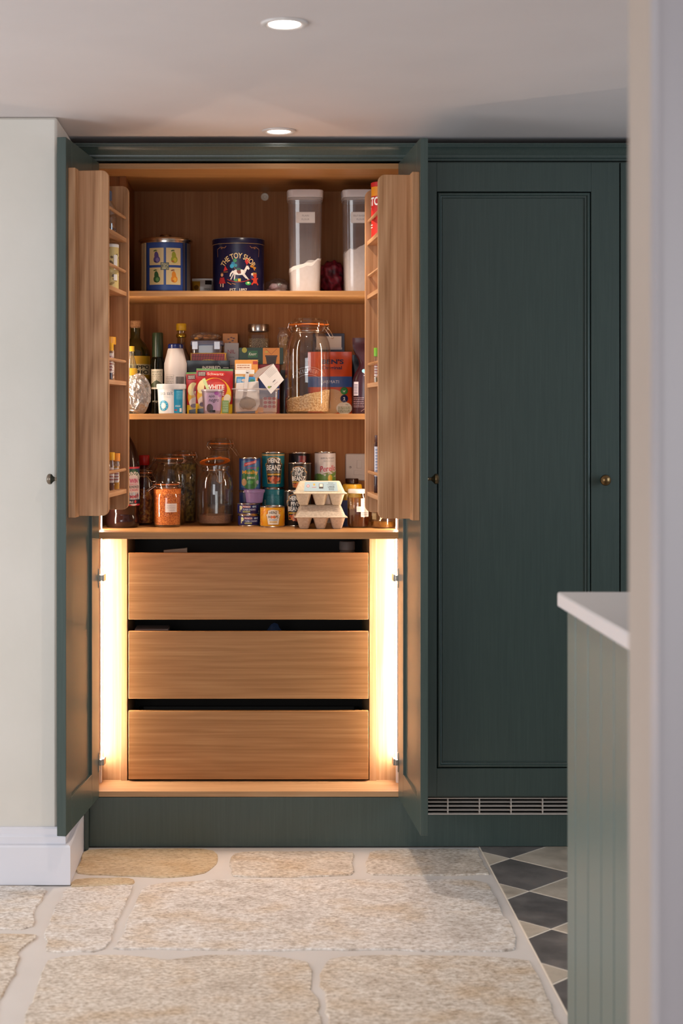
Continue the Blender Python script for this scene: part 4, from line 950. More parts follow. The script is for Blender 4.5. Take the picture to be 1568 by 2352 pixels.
# spaghetti bag & dark pouch
t = thing('spaghetti_bag', 'clear bag of spaghetti standing left of the big jar', 'bag', loc_at(650, 5.42, Z2))
mb = MB(); random.seed(3)
for k in range(34):
    a, r = random.uniform(0, 6.28), .015*sqrt(random.random()); h = random.uniform(.245, .262); x, y = r*cos(a), r*sin(a); mb.box(x-.0009, x+.0009, y-.0009, y+.0009, .004, h, ink('B98C3C', .5))
o = part('spaghetti', mb, t); o['kind'] = 'stuff'
mb = MB(); mb.lathe([(0, .001), (.018, .001), (.019, .02), (.019, .24), (.021, .262), (.012, .283), (.020, .292)], WRAP, 24); part('bag', mb, t)
pouch('plain dark pouch in the gap between tub and big jar', 644, 664, 850, 5.360, .022, Z2, '17130F', None, seed=8)
# big clip-top jar
OATS = speckle('oats', [(.30, 'A87E50'), (.48, 'CBA678'), (.62, 'DDC096'), (.75, 'E8D4B0')], 210, .9, .9, .004)
R = .0750; H = .314
t = kilner('largest clip-top jar, a third full of oats, orange seal', 707, 5.268, Z2, R, H, (OATS, .062, .018, .008), yaw=-.55)
p = Print(); GE = thin_glass('embossed_glass', 'FFFFFF', .1, .5, .12, 'E8E0DA')
n = 16
for (rr_, th_) in ((.080, .0013), (.056, .0013)):
    for k in range(n):
        a, b = -.62+1.24*k/n, -.62+1.24*(k+1)/n; p.line(rr_*sin(a), .140+rr_*cos(a)-.068, rr_*sin(b), .140+rr_*cos(b)-.068, th_, GE, 1)
for s in (-1, 1): p.line(s*.0465, .137, s*.058, .128, .0013, GE, 1).line(s*.0325, .1175, s*.058, .128, .0013, GE, 1)
p.text('KILNER', 0, .140, .0125, GE, 1, w=.068, bold=0, arc=.068)
p.build('embossing', t, cyl(R), step=.003, label='raised glass lettering')
# navy box, rice pouch, others
def a_navy(w, H):
    p = Print(); p.rect(-w*.40, H*.82, w*.40, H*.965, 'CDBDB0', 1).rect(-w*.42, H*.80, w*.42, H*.825, 'B8B0B0', 2).smalltext(-w*.30, H*.70, w*.30, H*.78, 2, 'A8A4B8', 1); return p
carton('navy carton with blank white panel behind the orange rice pouch', 719, 791, 766, 5.455, .05, Z2, '191B38', a_navy)
def a_ben(w, H):
    p = Print(); p.rect(-w/2, H*.43, w/2, H*.60, '3A5C9E', 1)
    p.text("BEN'S", w*.06, H*.84, .0165, '1C2250', 3, w=w*.50, bold=.03).text('Original', w*.04, H*.735, .0150, '1C2250', 3, w=w*.46, bold=.02).text('BASMATI', w*.0, H*.515, .0100, 'D8D8E0', 3, w=w*.40, bold=0)
    p.disc(w*.02, H*.20, w*.36, 'CFA678', 1, rv=H*.20, n=30)
    for k in range(26): a = random.uniform(0, 6.28); r = random.random(); x, v = w*.02+w*.32*r*cos(a), H*.2+H*.17*r*sin(a); p.line(x, v, x+.003*cos(a*7), v+.003*sin(a*7), .0011, ('E2C49A', 'B88A5A')[k % 2], 2)
    p.disc(w*.32, H*.37, .0125, '2E7A3C', 3, n=24).disc(w*.32, H*.37, .0105, '3F9450', 4).poly([(w*.32, H*.34), (w*.32-.006, H*.375), (w*.32, H*.37), (w*.32+.006, H*.385)], 'E8F0D8', 5)
    p.disc(w*.32, H*.245, .0130, '1A2050', 3, n=24).text('2', w*.32, H*.245, .0105, 'E8E4E0', 4, bold=.03).text('MINUTES', w*.32, H*.205, .0018, 'D8D4E0', 4, w=.012)
    p.disc(w*.32, H*.09, w*.18, 'E0D4C0', 3, rv=H*.10).text('250g', w*.38, H*.145, .0045, '4A3A30', 4).smalltext(w*.18, H*.02, w*.46, H*.12, 4, '6A7A4A', 4); return p
random.seed(12)
pouch('orange microwave rice pouch with blue band, behind the big jar', 707, 808, 808, 5.378, .024, Z2, 'CC4A1A', a_ben, seed=11)
def a_til(w, H):
    p = Print(); p.text('Tilda', -w*.14, H*.42, .0150, 'A89A94', 2, w=w*.55, bold=0, shear=.2).text('PURE', -w*.2, H*.32, .006, '6A5A6A', 2, bold=0).smalltext(-w*.4, H*.1, .0, H*.28, 5, '4A4458', 2); return p
pouch('black rice pouch between orange pouch and maroon bag', 808, 858, 815, 5.405, .024, Z2, '0F1020', a_til, seed=13)
def a_mar(w, H):
    p = Print(); p.rect(-w*.46, H*.24, -w*.30, H*.42, 'D0C4CC', 2)
    for k in range(7): p.rect(-w*.45, H*(.26+k*.02), -w*.32, H*(.268+k*.02), '4A4460', 3)
    p.smalltext(-w*.46, H*.08, -w*.10, H*.22, 6, 'A88A90', 2, .3)
    for k in range(5): p.line(-w*.12, H*(.50+k*.03), -w*.02, H*(.51+k*.03), .003, 'C8A8B0', 2)
    for k in range(8): p.line(-w*.2+k*.004, H*(.03+.012*(k % 3)), -w*.17+k*.004, H*(.04+.012*(k % 3)), .001, 'C8A8A0', 2)
    p.text('RICE', w*.2, H*.2, .02, 'E8D8D0', 3, w=.03); return p
pouch('maroon foil bag with twisted top at the right end', 809, 872, 776, 5.275, .050, Z2, '31121C', a_mar, seed=17, pinch=.50, rough=.25)
t = thing('bag_clip', 'pale blue round clip on the maroon bag', 'clip', loc_at(835, 5.238, Z(852, 5.238))); mb = MB(); mb.lathe([(0, -.003), (.006, -.003), (.006, .003), (0, .003)], ink('7FB4C8', .4), 20); mb.xform(Matrix.Rotation(pi/2, 4, 'X')); part('clip', mb, t)

# ------------------------------------------------------------------ LOWER SHELF (WORKTOP)
Z3 = ZW
t = thing('squash_bottle', 'large dark purple squash bottle at the left end, behind the rack', 'bottle', loc_at(281, 5.223, Z3)); R = .0560
DKB = ink('23100F', .12)
part('body', MB().lathe([(0, .006), (.03, .002), (.048, 0), (.054, .006), (R, .016), (R, .034), (R-.003, .040), (R-.003, .046), (R, .052), (R, .205), (R*.96, .225), (R*.86, .248), (R*.70, .270), (R*.48, .292), (R*.32, .306), (.0150, .316)], DKB, 44), t, smooth=50)
part('cap', MB().lathe([(.0150, .315), (.0175, .316), (.0175, .338), (.0160, .340), (0, .340)], ink('7A1A24', .4), 28), t)
p = Print(); L0, L1 = .072, .198
p.rect(-.085, L0, .085, L1, '20305A', 1).rect(-.085, L0, .085, L0+.006, 'C0303A', 2).rect(-.085, L1-.006, .085, L1, 'C0303A', 2)
p.disc(.010, .136, .045, '1F4A2C', 2, rv=.055, n=34).disc(.010, .122, .036, 'D8C9C8', 3, rv=.050, n=30).disc(.01, .098, .044, '7FB4D0', 3, rv=.018).rect(-.085, L0+.006, .085, L0+.020, '14182E', 6)
p.text('ROBINSONS', .008, .1755, .0150, 'EDE4DA', 7, w=.082, bold=.02, arc=.055).text('WIN', .010, .1525, .0150, 'C2366A', 7, w=.034, bold=.03).text('ONE OF A', .010, .1410, .0040, 'C2366A', 7, w=.034).text('HUNDREDS', .012, .1330, .0085, '2A2224', 7, w=.048, bold=.01).text('CRISPS', .012, .1230, .0070, 'C2506A', 7, w=.034)
p.text('SUMMER', .006, .1010, .0100, 'A8304A', 7, w=.06, arc=-.08).text('DOUBLE', -.010, L0+.0125, .0070, 'E8E0D8', 7, w=.034, bold=.01).disc(.016, L0+.013, .0048, 'C0303A', 7)
p.build('printed_label', t, cyl(R, .62), step=.004)
lathed('sauce_bottle', 'sauce bottle with red cap at the back, beside the squash', 'bottle', 331, 5.435, Z3, [(0, 0), (.030, 0), (.031, .005), (.031, .13), (.026, .16), (.014, .19), (.013, .20)], ink('4A120C', .2),
       parts=[('cap', [(.0165, .196), (.0180, .198), (.0180, .228), (.0165, .230), (0, .230)], ink('C01818', .35))])
PASTA = speckle('dried_fusilli', [(.30, '3A240E'), (.45, '7A5420'), (.58, 'A87A34'), (.72, '8A6428')], 62, .7, 1.0, .01)
MIXC = speckle('orange_pasta', [(.30, '4A200C'), (.5, 'A0501A'), (.66, 'C88A34')], 90, .7, 1.0, .006)
kilner('small clip-top jar of orange pasta beside the squash bottle', 331, 5.338, Z3, .030, .186, (MIXC, .118, 0, .004), yaw=-.9, group='clip-top jars')
kilner('clip-top jar half full of brown pasta, behind the lentil jar', 389, 5.357, Z3, .0560, .237, (PASTA, .095, .006, .010), yaw=2.9, group='clip-top jars')
kilner('rearmost clip-top jar filled with olive brown pasta', 421, 5.452, Z3, .0450, .247, (speckle('olive_pasta', [(.30, '2E220C'), (.45, '66501C'), (.58, '8E7430'), (.72, '6E5622')], 80, .7, 1.0, .008), .200, 0, .006), yaw=-.5, group='clip-top jars')
LENT = speckle('red_lentils', [(.30, '8A3A14'), (.45, 'C8641E'), (.58, 'E08434'), (.72, 'EC9C50')], 300, .7, .9, .003)
p = Print(); p.rect(-.004, .050, .036, .078, 'D8CFCC', 1).text('MARIGOLD', .016, .071, .0045, '9A9296', 2, w=.028, bold=0).text('POWDERED', .016, .064, .0045, '9A9296', 2, w=.030, bold=0).text('Lentils', .018, .057, .0050, '9A9296', 2, w=.020, bold=0)
kilner('small clip-top jar full of red lentils with paper label, front', 384, 5.246, Z3, .0470, .149, (LENT, .124, .0, .003), yaw=3.5, group='clip-top jars', tag_art=p)
# open jar and tall rear jar
SUG = speckle('pale_sugar', [(.3, '8A6A58'), (.7, 'A88670')], 300, .8)
kilner('empty looking clip-top jar with its orange sealed lid tipped open', 494, 5.335, Z3, .0600, .212, (SUG, .034, 0, .003), yaw=-1.25, lid='open', tiltlid=.28, clipopen=True, group='clip-top jars')
kilner('tall slim clip-top jar with orange seal behind the open jar', 506, 5.456, Z3, .0445, .288, (SUG, .06, 0, .003), yaw=-.4, group='clip-top jars')
# tins
def art_peas():
    p = Print(); p.rect(-.06, .004, .06, .108, '1C3A7A', 1).rect(-.034, .012, .034, .102, '3A6A9A', 2).poly([(-.022, .082), (.020, .094), (.022, .104), (-.020, .094)], 'C22A34', 3).text('BATCHELORS', 0, .0935, .005, 'E8D0C8', 4, w=.034, rot=.27)
    p.text('Original', .004, .078, .0065, 'C83A34', 4, w=.030, bold=.01).disc(0, .040, .032, '3A7A3A', 3, rv=.034).text('Mushy', 0, .062, .0150, 'D9A02A', 5, w=.058, bold=.03).text('peas', .002, .0435, .0100, 'E0D8B8', 5, w=.026, bold=.01)
    p.disc(-.022, .030, .010, 'C8A070', 4, rv=.012).disc(.026, .030, .006, 'A8A0A8', 4, rv=.007).disc(.0, .03, .010, '5AA04A', 4, rv=.006).disc(.014, .024, .008, '2E6A30', 4).disc(.028, .075, .008, '4A8A4A', 3, rv=.006, rot=.6); return p
def keystone(p, w, v0, v1, frame='C8A050', fill='1C1614'):
    def K(s): return [(-w*.36*s, v0+(1-s)*.02), (w*.36*s, v0+(1-s)*.02), (w*.46*s, v0+(v1-v0)*.62), (w*.50*s, v0+(v1-v0)*.64), (w*.50*s, v0+(v1-v0)*.74), (w*.40*s, v0+(v1-v0)*.76), (w*.38*s, v1-.008-(1-s)*.02), (w*.20*s, v1-.002-(1-s)*.02), (0, v1-(1-s)*.02), (-w*.20*s, v1-.002-(1-s)*.02), (-w*.38*s, v1-.008-(1-s)*.02), (-w*.40*s, v0+(v1-v0)*.76), (-w*.50*s, v0+(v1-v0)*.74), (-w*.50*s, v0+(v1-v0)*.64), (-w*.46*s, v0+(v1-v0)*.62)]
    p.poly(K(1.0), frame, 2).poly([(a*.94, b+(.003 if b < (v0+v1)/2 else -.002)) for a, b in K(1.0)], fill, 3); return p
def beans(p, cu, cv, s=1):
    for k, (a, b) in enumerate(((-.014, .004), (-.004, .006), (.006, .005), (.015, .003), (-.009, -.001), (.001, -.002), (.010, -.001), (-.003, -.007), (.004, -.008))): p.disc(cu+a*s, cv+b*s, .0058*s, ('B8501E', 'D0702C', '9A3A16')[k % 3], 4+k % 2, rv=.0045*s, rot=k)
    return p
def art_beanz(H):
    p = Print(); p.rect(-.11, H-.012, .11, H-.006, 'A88A50', 1); keystone(p, .062, .016, H-.015)
    p.text('HEINZ', 0, H*.775, .0155, 'E8E2D8', 5, w=.040, bold=.03, arc=.10).text('BEANZ', 0, H*.575, .0185, 'E8E2D8', 5, w=.052, bold=.03).text('IN A RICH TOMATO SAUCE', 0, H*.455, .0035, 'D8D0C0', 5, w=.046).rect(-.022, H*.36, .022, H*.41, 'C89A2A', 5)
    return beans(p, 0, H*.24, 1.1)
def art_five(H, s=1.0):
    p = Print(); keystone(p, .058, .022, H-.010, 'C8883A', '161212')
    p.text('HEINZ', 0, H*.80, .0150*s, 'E8E2D8', 5, w=.036, bold=.03, arc=.09).text('FIVE', 0, H*.64, .0135*s, 'E8E2D8', 5, w=.026, bold=.03).text('BEANZ', 0, H*.50, .0150*s, 'E8E2D8', 5, w=.046, bold=.03).rect(-.02, H*.36, .02, H*.405, 'C89A2A', 5)
    return beans(p, 0, H*.26, 1.0)
can('blue can with fish label hidden, under the mushy peas can', 573.5, 5.370, Z3, .0360, .1115, '1B2B62', group=None)
can('blue can of mushy peas with orange lettering, on another can', 573.5, 5.370, Z3+.1117, .0360, .1115, '1B3474', art_peas(), .05)
def art_back():
    p = Print(); p.rect(-.030, .030, .040, .100, '23707A', 1).smalltext(-.022, .036, .034, .094, 14, '5A9CA4', 2, .35).rect(-.034, .060, -.026, .082, '9AB8A8', 3).smalltext(-.033, .062, -.027, .080, 5, '20302A', 4); return p
can('turquoise can turned to its small print, under the turquoise bean can', 627, 5.392, Z3, .0385, .1205, '14707C', art_back())
can('turquoise can of baked beans, top of its stack', 627, 5.392, Z3+.1207, .0385, .1205, '14707C', art_beanz(.1205), .08)
def art_tuna():
    p = Print(); p.text('P', -.026, .0200, .0190, 'D8D890', 4, w=.011, bold=.0).disc(-.0262, .022, .0050, 'B8B890', 5).rect(-.019, .0235, .006, .0305, '8E1C30', 3).text('PRINCES', -.0050, .0270, .0056, 'E8E4E0', 4, w=.026, bold=.01).text('TUNA CHUNKS', .004, .0178, .0056, 'C8D4E8', 4, w=.044, bold=.01).rect(-.018, .0085, .006, .0130, 'B8B868', 3).smalltext(-.017, .009, .005, .0125, 1, '2A3A40', 4)
    p.disc(.018, .0270, .0050, '9AB8D0', 4, rv=.0028).poly([(.022, .027), (.028, .031), (.028, .023)], '9AB8D0', 4).disc(.044, .0105, .0045, 'B8A8A0', 4); return p
can('navy tuna tin at the bottom of the pair', 571.5, 5.285, Z3, .0365, .0377, '1C1F5C', art_tuna(), .1, group='tuna tins')
can('navy tuna tin stacked on top of its twin, under purple dish', 570.0, 5.285, Z3+.0379, .0365, .0377, '1C1F5C', art_tuna(), .0, group='tuna tins')
LIL = ink('8E74A4', .35)
t = thing('ramekin', 'small lilac fluted dish on the tuna tins', 'dish', loc_at(584, 5.288, Z3+.0758))
mb = MB(); n = 48; pr = [(0, .0), (.024, .0), (.026, .002), (.0315, .034), (.0345, .035), (.0348, .043), (.0330, .044), (.0305, .036), (.023, .005), (0, .004)]
mb.lathe(pr, LIL, n); mb.v = [(x*(1+(.028 if (k % 4) < 2 and .001 < z < .034 else 0)), y*(1+(.028 if (k % 4) < 2 and .001 < z < .034 else 0)), z) for k, (x, y, z) in enumerate(mb.v)]
part('dish', mb, t, smooth=30)
def art_hoops():
    p = Print(); random.seed(8)
    for k in range(26): u, v = random.uniform(-.06, .06), random.uniform(.010, .058); p.disc(u, v, .0052, 'D87A1E', 1).disc(u, v, .0026, 'E8A828', 2)
    def T(s, c, l): p.poly([(-.017*s, .010+.002*(1-s)*10), (.017*s, .010+.02*(1-s)), (.021*s, .036), (.023*s, .038), (.023*s, .043), (.018*s, .044), (.017*s, .055-.01*(1-s)), (0, .058-.02*(1-s)), (-.017*s, .055-.01*(1-s)), (-.018*s, .044), (-.023*s, .043), (-.023*s, .038), (-.021*s, .036)], c, l)
    T(1.08, 'B07A30', 3); T(1.0, 'E6DCCB', 4)
    p.text('HEINZ', 0, .0490, .0088, '2A1C18', 5, w=.026, bold=.02, arc=.06).text('HOOPS', 0, .0345, .0098, '2A1C18', 5, w=.033, bold=.02).disc(-.0045, .0345, .0042, 'D86A1E', 6).disc(.003, .0345, .0042, 'D86A1E', 6).rect(-.014, .0235, .014, .0265, '8AA0B8', 5).rect(-.012, .016, .012, .020, 'C8A050', 5); return p
can('short yellow tin of spaghetti hoops in front', 625.5, 5.240, Z3, .0405, .0686, 'DF9F1C', art_hoops(), .06)
can('plain can hidden under the upper black bean can', 688, 5.362, Z3, .0385, .1030, '1E1A1A')
can('black can of five beans, upper, behind the egg boxes', 688, 5.362, Z3+.1032, .0385, .1030, '1E1A1A', art_five(.103), -.12)
can('black can of five beans on the worktop shelf, left of the egg boxes', 676, 5.277, Z3, .0350, .1170, '1B1717', art_five(.117), .02)
can('dark can at the very back, lower of two', 688, 5.452, Z3, .0375, .1195, '17151C')
p = Print(); p.rect(-.005, .08, .022, .108, '7A1A1E', 1).disc(.006, .086, .010, '9A2A20', 2).rect(-.03, .01, .03, .05, '2A2A44', 1)
can('black and red can at the very back behind the five beans', 688, 5.452, Z3+.1197, .0375, .1190, '17151C', p)
can('plain white can at the back under the olive tin', 746.5, 5.402, Z3, .0358, .1080, 'B8B0AC')
p = Print(); H = .1335
p.rect(-.11, 0.006, .11, .050, '6A8E44', 1)
for k in range(12): p.disc(-.052+k*.0095, .050+.006*sin(k*.7)+.010*(k > 5), .008, '6A8E44', 2, rv=.006)
p.text('GORDAL PICANTE', .006, .113, .0052, '4A4442', 3, w=.050, bold=0).smalltext(-.010, .100, .030, .107, 2, 'A09A96', 3).text('Perello', .008, .0785, .0190, 'C0243A', 4, w=.058, bold=.01, rot=.08, shear=.1)
p.disc(.013, .045, .0085, 'C8A428', 4, rv=.013).disc(.000, .062, .013, '8A8A5A', 4, rv=.0025, rot=.2).disc(.022, .066, .010, '8A8A5A', 4, rv=.0022, rot=-.4).disc(.006, .056, .010, '6E7A48', 4, rv=.0022, rot=.7)
for k in range(11): p.rect(-.047, .045+k*.005, -.035, .0465+k*.005, 'A8A09C', 3)
can('white olive tin with red lettering and green hills', 746.5, 5.402, Z3+.1082, .0358, H, 'CFC5C1', p, .08)
# egg boxes
PULP = speckle('egg_box_pulp', [(.3, 'B8A794'), (.6, 'CBBBA8'), (.8, 'D6C8B6')], 160, .95, .6, .0015)
PULP2 = speckle('cream_egg_box_pulp', [(.3, 'CFC2A8'), (.7, 'DDD2BC')], 160, .95, .5, .0012)
def eggbox(label, px, zb, mat, art, w=.166, d=.104, rz=0):
    t = thing('egg_box', label, 'egg box', loc_at(px, 5.177, zb), rz, 'cardboard egg boxes')
    mb = MB(); hb = .0375
    for i in range(3):
        for j in range(2):
            cx, cy = -w/3*.96+i*w/3*.96, -d/4+j*d/2
            def sq_(s, r, z): return [(cx+a, cy+b, c) for a, b, c in rrect(s, s*.94, r, z, 3)]
            loft(mb, [sq_(.024, .006, 0), sq_(.029, .008, .002), sq_(.047, .014, hb-.006), sq_(.0505, .010, hb-.001)], mat)
    part('base', mb, t, smooth=40)
    mb = MB(); loft(mb, [rrect(w-.002, d-.002, .006, hb-.0015), rrect(w+.004, d+.004, .006, hb-.0005), rrect(w+.004, d+.004, .006, hb+.0015), rrect(w-.006, d-.006, .008, hb+.0025)], mat, cap1=True); part('rim', mb, t, smooth=40)
    mb = MB(); loft(mb, [rrect(w-.006, d-.006, .010, hb+.002), rrect(w-.014, d-.016, .012, hb+.012), rrect(w-.036, d-.048, .010, hb+.037), rrect(w-.042, d-.054, .008, hb+.0385)], mat, cap1=True); part('lid', mb, t, smooth=40)
    if art: art.build('printed_label', t, lambda u, v, e: (u*(1-v*2.2), -(d-.016)/2-.0002-e + (v)*.64, hb+.012+v), vstep=.006)
    else:
        mb = MB()
        for u in (-.052, 0, .052): blob(mb, .036, .010, .016, mat, .1, 1, 1, 3, ridged=False, z0=hb+.010, cx=u, cy=-d/2+.016)
        part('lid_bumps', mb, t)
    return t
eggbox('plain grey pulp egg box at the bottom of the pair', 735.5, Z3, PULP, None)
p = Print(); p.rect(-.052, -.004, .056, .0250, 'A4BDC6', 1).text('LARGE', .036, .0095, .0062, '3A3A3C', 3, w=.021, bold=.01).text('EGGS', .036, .0020, .0060, '3A3A3C', 3, w=.016, bold=.01).text('British', .036, .0215, .0040, '5A5A5A', 3, w=.016, bold=0).smalltext(.022, .0145, .050, .0180, 1, '7A8486', 3)
p.disc(-.040, .012, .0050, 'C8605A', 3, rv=.0045).disc(-.040, .012, .0030, 'D8C8C8', 4).disc(-.020, .0165, .0035, 'D8A82A', 3).smalltext(-.027, .006, -.013, .010, 1, 'C8605A', 3).rect(-.004, .004, .010, .0195, '2E2420', 3).rect(-.0025, .0095, .0085, .0185, 'E4DACB', 4)
eggbox('cream egg box with pale blue LARGE EGGS label, on top', 734, Z3+.0765, PULP2, p)
# honey jar etc
HON = thin_glass('honey_glass', 'C8702C', .03, .14, .55, '4A1608'); R = .0362
p = Print(); p.rect(.008, .036, .040, .096, 'E0D8D0', 1).rect(-.006, .052, .008, .070, 'D8D0CA', 1).text('GRANNYS', .020, .090, .0045, '8A8686', 2, w=.020, bold=0).text('GINGER', .020, .083, .0045, '8A8686', 2, w=.018, bold=0).smalltext(.010, .040, .036, .052, 2, '8A8686', 2)
t = lathed('honey_jar', 'glass jar of dark honey with white lid and handwritten label', 'jar', 822.5, 5.216, Z3, [(0, .0), (R*.88, 0), (R, .008), (R, .095), (R*.93, .103), (R*.86, .108), (R*.86, .113)], GLASS,
       parts=[('contents', [(0, .004), (R*.84, .003), (R*.955, .010), (R*.955, .060), (0, .060)], ink('4E1A0A', .15)), ('residue', [(R*.955, .060), (R*.96, .096)], thin_glass('amber_residue', 'DDA850', .1, .1, .35, 'A87A30')), ('lid', [(R*.86, .1115), (R*.93, .1120), (R*.93, .122), (R*.88, .1245), (0, .1245)], ink('DDD6D0', .35))], art=p, artfn=cyl(R, -.05))
lathed('spread_jar', 'jar with bright yellow lid behind the honey jar', 'jar', 809, 5.332, Z3, [(0, 0), (.029, 0), (.030, .005), (.030, .108), (.027, .115)], ink('C9A23A', .2), parts=[('lid', [(.0285, .114), (.0320, .115), (.0320, .131), (.030, .1355), (0, .1355)], ink('E0A818', .35))])
lathed('coffee_jar', 'dark jar with copper brown lid at the back', 'jar', 808, 5.430, Z3, [(0, 0), (.021, 0), (.022, .004), (.022, .130), (.019, .136)], ink('241410', .15), parts=[('lid', [(.020, .135), (.0225, .136), (.0225, .149), (.021, .151), (0, .151)], ink('3A1A10', .25))])
carton('small blue carton squeezed behind the egg boxes', 783, 806, 1150, 5.272, .020, Z3, '1E2E6E', None)
# amber liquid jar at the right end
LIQ = thin_glass('amber_liquid', 'C89A3A', .03, .1, .5, '8A5A14'); R = .0390
t = lathed('glass_jar', 'round glass jar with a little amber liquid, right end', 'jar', 879.5, 5.192, Z3, [(0, .001), (R*.9, 0), (R, .006), (R, .110), (R*.9, .122), (R*.82, .128)], GLASS,
       parts=[('contents', [(0, .004), (R*.9, .004), (R*.955, .008), (R*.955, .019), (0, .019)], LIQ), ('lid', [(R*.84, .127), (R*.90, .128), (R*.90, .142), (0, .143)], ink('C8B48A', .3, .6))])
p = Print(); p.rect(-.046, .028, -.026, .050, '8A7A58', 1).smalltext(-.044, .030, -.028, .048, 4, 'C8B890', 2); p.build('paper_label', t, cyl(R), step=.003)
mb = MB(); mb.tube([(-.006, -R-.002, .056), (-.008, -R-.003, .046), (-.004, -R-.003, .040), (-.010, -R-.003, .032), (-.016, -R-.003, .026)], .0014, ink('C8B48A', .6), 6); part('string', mb, t)
# switch plate on the back panel
sw = thing('fused_switch', 'white electrical spur switch plate on the back panel', 'switch', (X(824, 5.5), YB, Z(1073, 5.5)))
SWM = ink('B7A79E', .35)
mb = MB(); loft(mb, [[(a, c, b) for a, b, c in rrect(.093, .093, .006, 0)], [(a, c, b) for a, b, c in rrect(.093, .093, .006, -.006)], [(a, c, b) for a, b, c in rrect(.088, .088, .005, -.009)]], SWM, cap1=True); part('plate', mb, sw, smooth=30)
part('rocker', MB().box(-.008, .009, -.0125, -.009, -.004, .024, SWM), sw, bevel=.001); part('fuse_holder', MB().box(-.018, .030, -.0105, -.009, -.026, -.011, SWM), sw, bevel=.0008)
for s in (-1, 1):
    mb = MB(); mb.lathe([(0, .0004), (.002, .0004), (.0036, .0012), (.0042, 0)], ink('8A7E78', .3, .7), 16); mb.xform(Matrix.Translation((s*.030, -.009, 0)) @ Matrix.Rotation(pi/2, 4, 'X')); part('screw', mb, sw)

# ------------------------------------------------------------------ DOOR RACKS
def place(W, u, v, z): p = W(u, v); return (p.x, p.y, z)
def rackjar(name, label, cat, W, u, v, z, prof, mat, parts=(), art=None, fn=None, sq=None, group=None):
    t = thing(name, label, cat, place(W, u, v, z), 0, group)
    part('body', MB().lathe(prof, mat, 28, sq=sq), t, smooth=42)
    for pn, pp, pm in parts: part(pn, MB().lathe(pp, pm, 28), t, smooth=42)
    if art: art.build('printed_label', t, fn, step=.003)
    return t
E = .0003
rackjar('spice_bottle', 'clear bottle with blue grey cap, top of the left rack', 'bottle', WL, .145, .052, LZ[0]+E, [(0, 0), (.029, 0), (.031, .004), (.031, .070), (.028, .085), (.017, .104), (.014, .108)], GLASS,
        parts=[('cap', [(.015, .106), (.0165, .107), (.0165, .132), (.015, .136), (0, .137)], ink('4A5266', .4)), ('contents', [(0, .003), (.027, .003), (.029, .022), (0, .020)], speckle('black_spice', [(.4, '1C1820'), (.7, '4A4048')], 200))])
p = Print(); random.seed(2)
p.rect(-.09, .004, .09, .132, 'CDB878', 1)
for k in range(40): u, v = random.uniform(-.06, .06), random.uniform(.01, .128); p.disc(u, v, random.uniform(.004, .010), ('9A7E44', 'E0D2A0', '6A5430', 'D8C890')[k % 4], 2+k % 3, rv=.004, rot=random.uniform(-1, 1))
p.rect(.020, .060, .034, .105, 'E4E0DA', 6).rect(.020, .028, .034, .046, 'E4E0DA', 6).rect(-.03, .004, -.004, .13, 'D0CCC8', 6)
rackjar('breadcrumb_tube', 'white and gold cardboard tube on the second left rack shelf', 'tube', WL, .150, .058, LZ[1]+E, [(0, 0), (.030, 0), (.0315, .001), (.0315, .134)], ink('CFC4A0', .4), parts=[('lid', [(.0318, .128), (.0325, .129), (.0325, .137), (.030, .139), (0, .139)], ink('E0DCD6', .35))], art=p, fn=cyl(.0315))
def spice(W, u, v, z, r, h, cap, label, body=GLASS, caph=.022, fillc='8A4A2A', lvl=.5, W2=None):
    ps = [('cap', [(r*.9, h-.002), (r*1.05, h-.001), (r*1.05, h+caph-.001), (r, h+caph), (0, h+caph)], ink(cap, .35)), ('contents', [(0, .002), (r*.86, .002), (r*.88, h*lvl), (0, h*lvl)], ink(fillc, .8))]
    q = Print(); q.rect(-r*1.1, h*.25, r*.9, h*.75, 'D8CCC4', 1).smalltext(-r, h*.3, r*.8, h*.7, 4, 'A0483A', 2)
    return rackjar('spice_jar', label, 'jar', W, u, v, z+E, [(0, 0), (r*.95, 0), (r, .002), (r, h*.9), (r*.88, h)], body, parts=ps, art=q, fn=cyl(r), group='spice jars in the door racks')
spice(WL, .120, .050, LZ[2], .0245, .112, 'D9951A', 'tallest left rack spice jar with wide amber cap', fillc='B07A4A', lvl=.15)
spice(WL, .215, .040, LZ[2], .0110, .092, 'C8503A', 'slim spice jar with red cap on the third left rack shelf', fillc='7A3A2A', lvl=.2)
spice(WL, .195, .072, LZ[2], .0105, .090, 'D9A01A', 'slim spice jar with yellow cap on the third left rack shelf', fillc='4A3A4A', lvl=.25)
spice(WL, .205, .050, LZ[3], .0115, .092, 'D97A1A', 'slim orange capped spice jar, nearer on the lowest left rack shelf', fillc='5A2A2A', lvl=.35, caph=.020)
spice(WL, .178, .072, LZ[3], .0110, .092, 'D9A01A', 'slim yellow capped spice jar on the lowest left rack shelf', fillc='6A3A2A', lvl=.3, caph=.022)
spice(WL, .130, .078, LZ[3], .0120, .088, 'DE8418', 'orange capped spice jar at the far side of the lowest left rack shelf', fillc='D89A2A', lvl=.8)
spice(WL, .125, .040, LZ[3], .0230, .090, '3A3234', 'squat spice jar with dark lid at the back of the lowest left rack shelf', fillc='8A5A34', lvl=.5, caph=.018)
p = Print(); p.rect(-.10, .128, .10, .158, 'E08A1E', 1).rect(-.12, .06, .12, .125, 'B8201C', 1).text('BISTO', -.006, .112, .026, 'F0E8E0', 3, w=.07, bold=.03).disc(-.02, .075, .024, 'D83028', 2, rv=.016).text('Oh!', -.028, .140, .014, 'F0E0D0', 3, bold=.01).smalltext(-.045, .030, .0, .045, 2, 'F0D8D0', 3).disc(-.03, .092, .02, 'E8D8C8', 2, rv=.004)
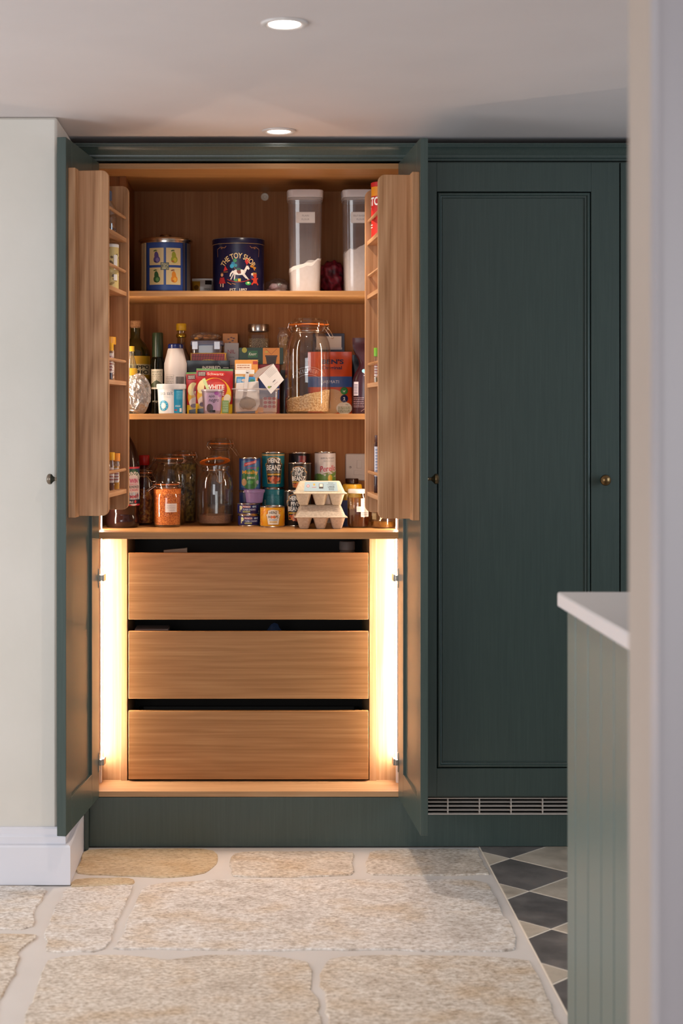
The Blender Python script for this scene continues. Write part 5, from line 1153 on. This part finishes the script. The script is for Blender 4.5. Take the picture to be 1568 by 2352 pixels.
rackjar('gravy_tin', 'red and orange gravy tub in the top of the right rack', 'tub', WR, .140, .066, RZ[0]+E, [(0, 0), (.0335, 0), (.035, .001), (.035, .160)], ink('C22A20', .4), parts=[('lid', [(.0352, .156), (.0365, .157), (.0365, .169), (.034, .171), (0, .171)], ink('C0201C', .4))], art=p, fn=cyl(.035, -1.15))
spice(WR, .150, .086, RZ[2], .0082, .082, '6FA82E', 'slim green capped spice jar, left one in the right rack', fillc='8A7A5A', lvl=.2, caph=.024)
spice(WR, .175, .069, RZ[2], .0082, .082, '6FA82E', 'slim green capped spice jar, right one in the right rack', fillc='8A7A5A', lvl=.2, caph=.024)
p = Print(); p.rect(-.009, .050, .009, .140, 'D0CCD4', 1)
for k in range(9): p.rect(-.005, .056+k*.009, .004, .060+k*.009, '8A96B0', 2)
rackjar('vanilla_bottle', 'tall slim brown bottle with white label in the lowest right rack', 'bottle', WR, .150, .085, RZ[3]+E, [(0, 0), (.0090, 0), (.0098, .003), (.0098, .144), (.007, .150), (.0065, .155)], ink('3A1812', .15), parts=[('cap', [(.0072, .153), (.0080, .154), (.0080, .174), (0, .175)], ink('5A3024', .3))], art=p, fn=cyl(.0098, -.1))
rackjar('syrup_bottle', 'dark red bottle behind the slim one in the lowest right rack', 'bottle', WR, .200, .062, RZ[3]+E, [(0, 0), (.0130, 0), (.0135, .003), (.0135, .120), (.008, .135)], ink('6A241A', .15), parts=[('cap', [(.0085, .133), (.0095, .134), (.0095, .155), (0, .156)], ink('7A3A2A', .3))])

# ------------------------------------------------------------------ inside the drawers
za = Z(1423, 5.135)+.0305; zb_ = Z(1605, 5.135)+.0305
t = thing('paper_bag', 'top of a pale paper packet showing in the top drawer', 'packet', (X(402, 5.27), .27, za)); part('packet', MB().prism([(-.037, 0), (.037, 0), (.040, Z(1258, 5.27)-za), (-.037, Z(1263, 5.27)-za)], -.012, .012, ink('B8A696', .7), plane='xz'), t, bevel=.001)
lathed('storage_jar', 'grey lidded jar standing in the top drawer, right', 'jar', 797, 5.30, za, [(0, 0), (.024, 0), (.025, .003), (.025, .175), (.022, .180)], ink('6A6260', .4), parts=[('lid', [(.0225, .179), (.0262, .180), (.0262, .205), (.024, .208), (0, .208)], ink('7A706C', .5))])
t = thing('paper_packet', 'pale packet lying in the middle drawer, left', 'packet', (X(350, 5.24), .24, zb_)); part('packet', MB().box(-.055, .055, -.05, .05, 0, Z(1444, 5.2)-zb_, ink('9A8A86', .6)), t, bevel=.003)
t = thing('plastic_packet', 'blue plastic packet in the middle drawer', 'packet', (X(630, 5.26), .26, zb_)); mb = MB(); blob(mb, .085, .08, Z(1438, 5.22)-zb_, ink('3A4A6A', .25), .12, 2, 4, 3); part('packet', mb, t)
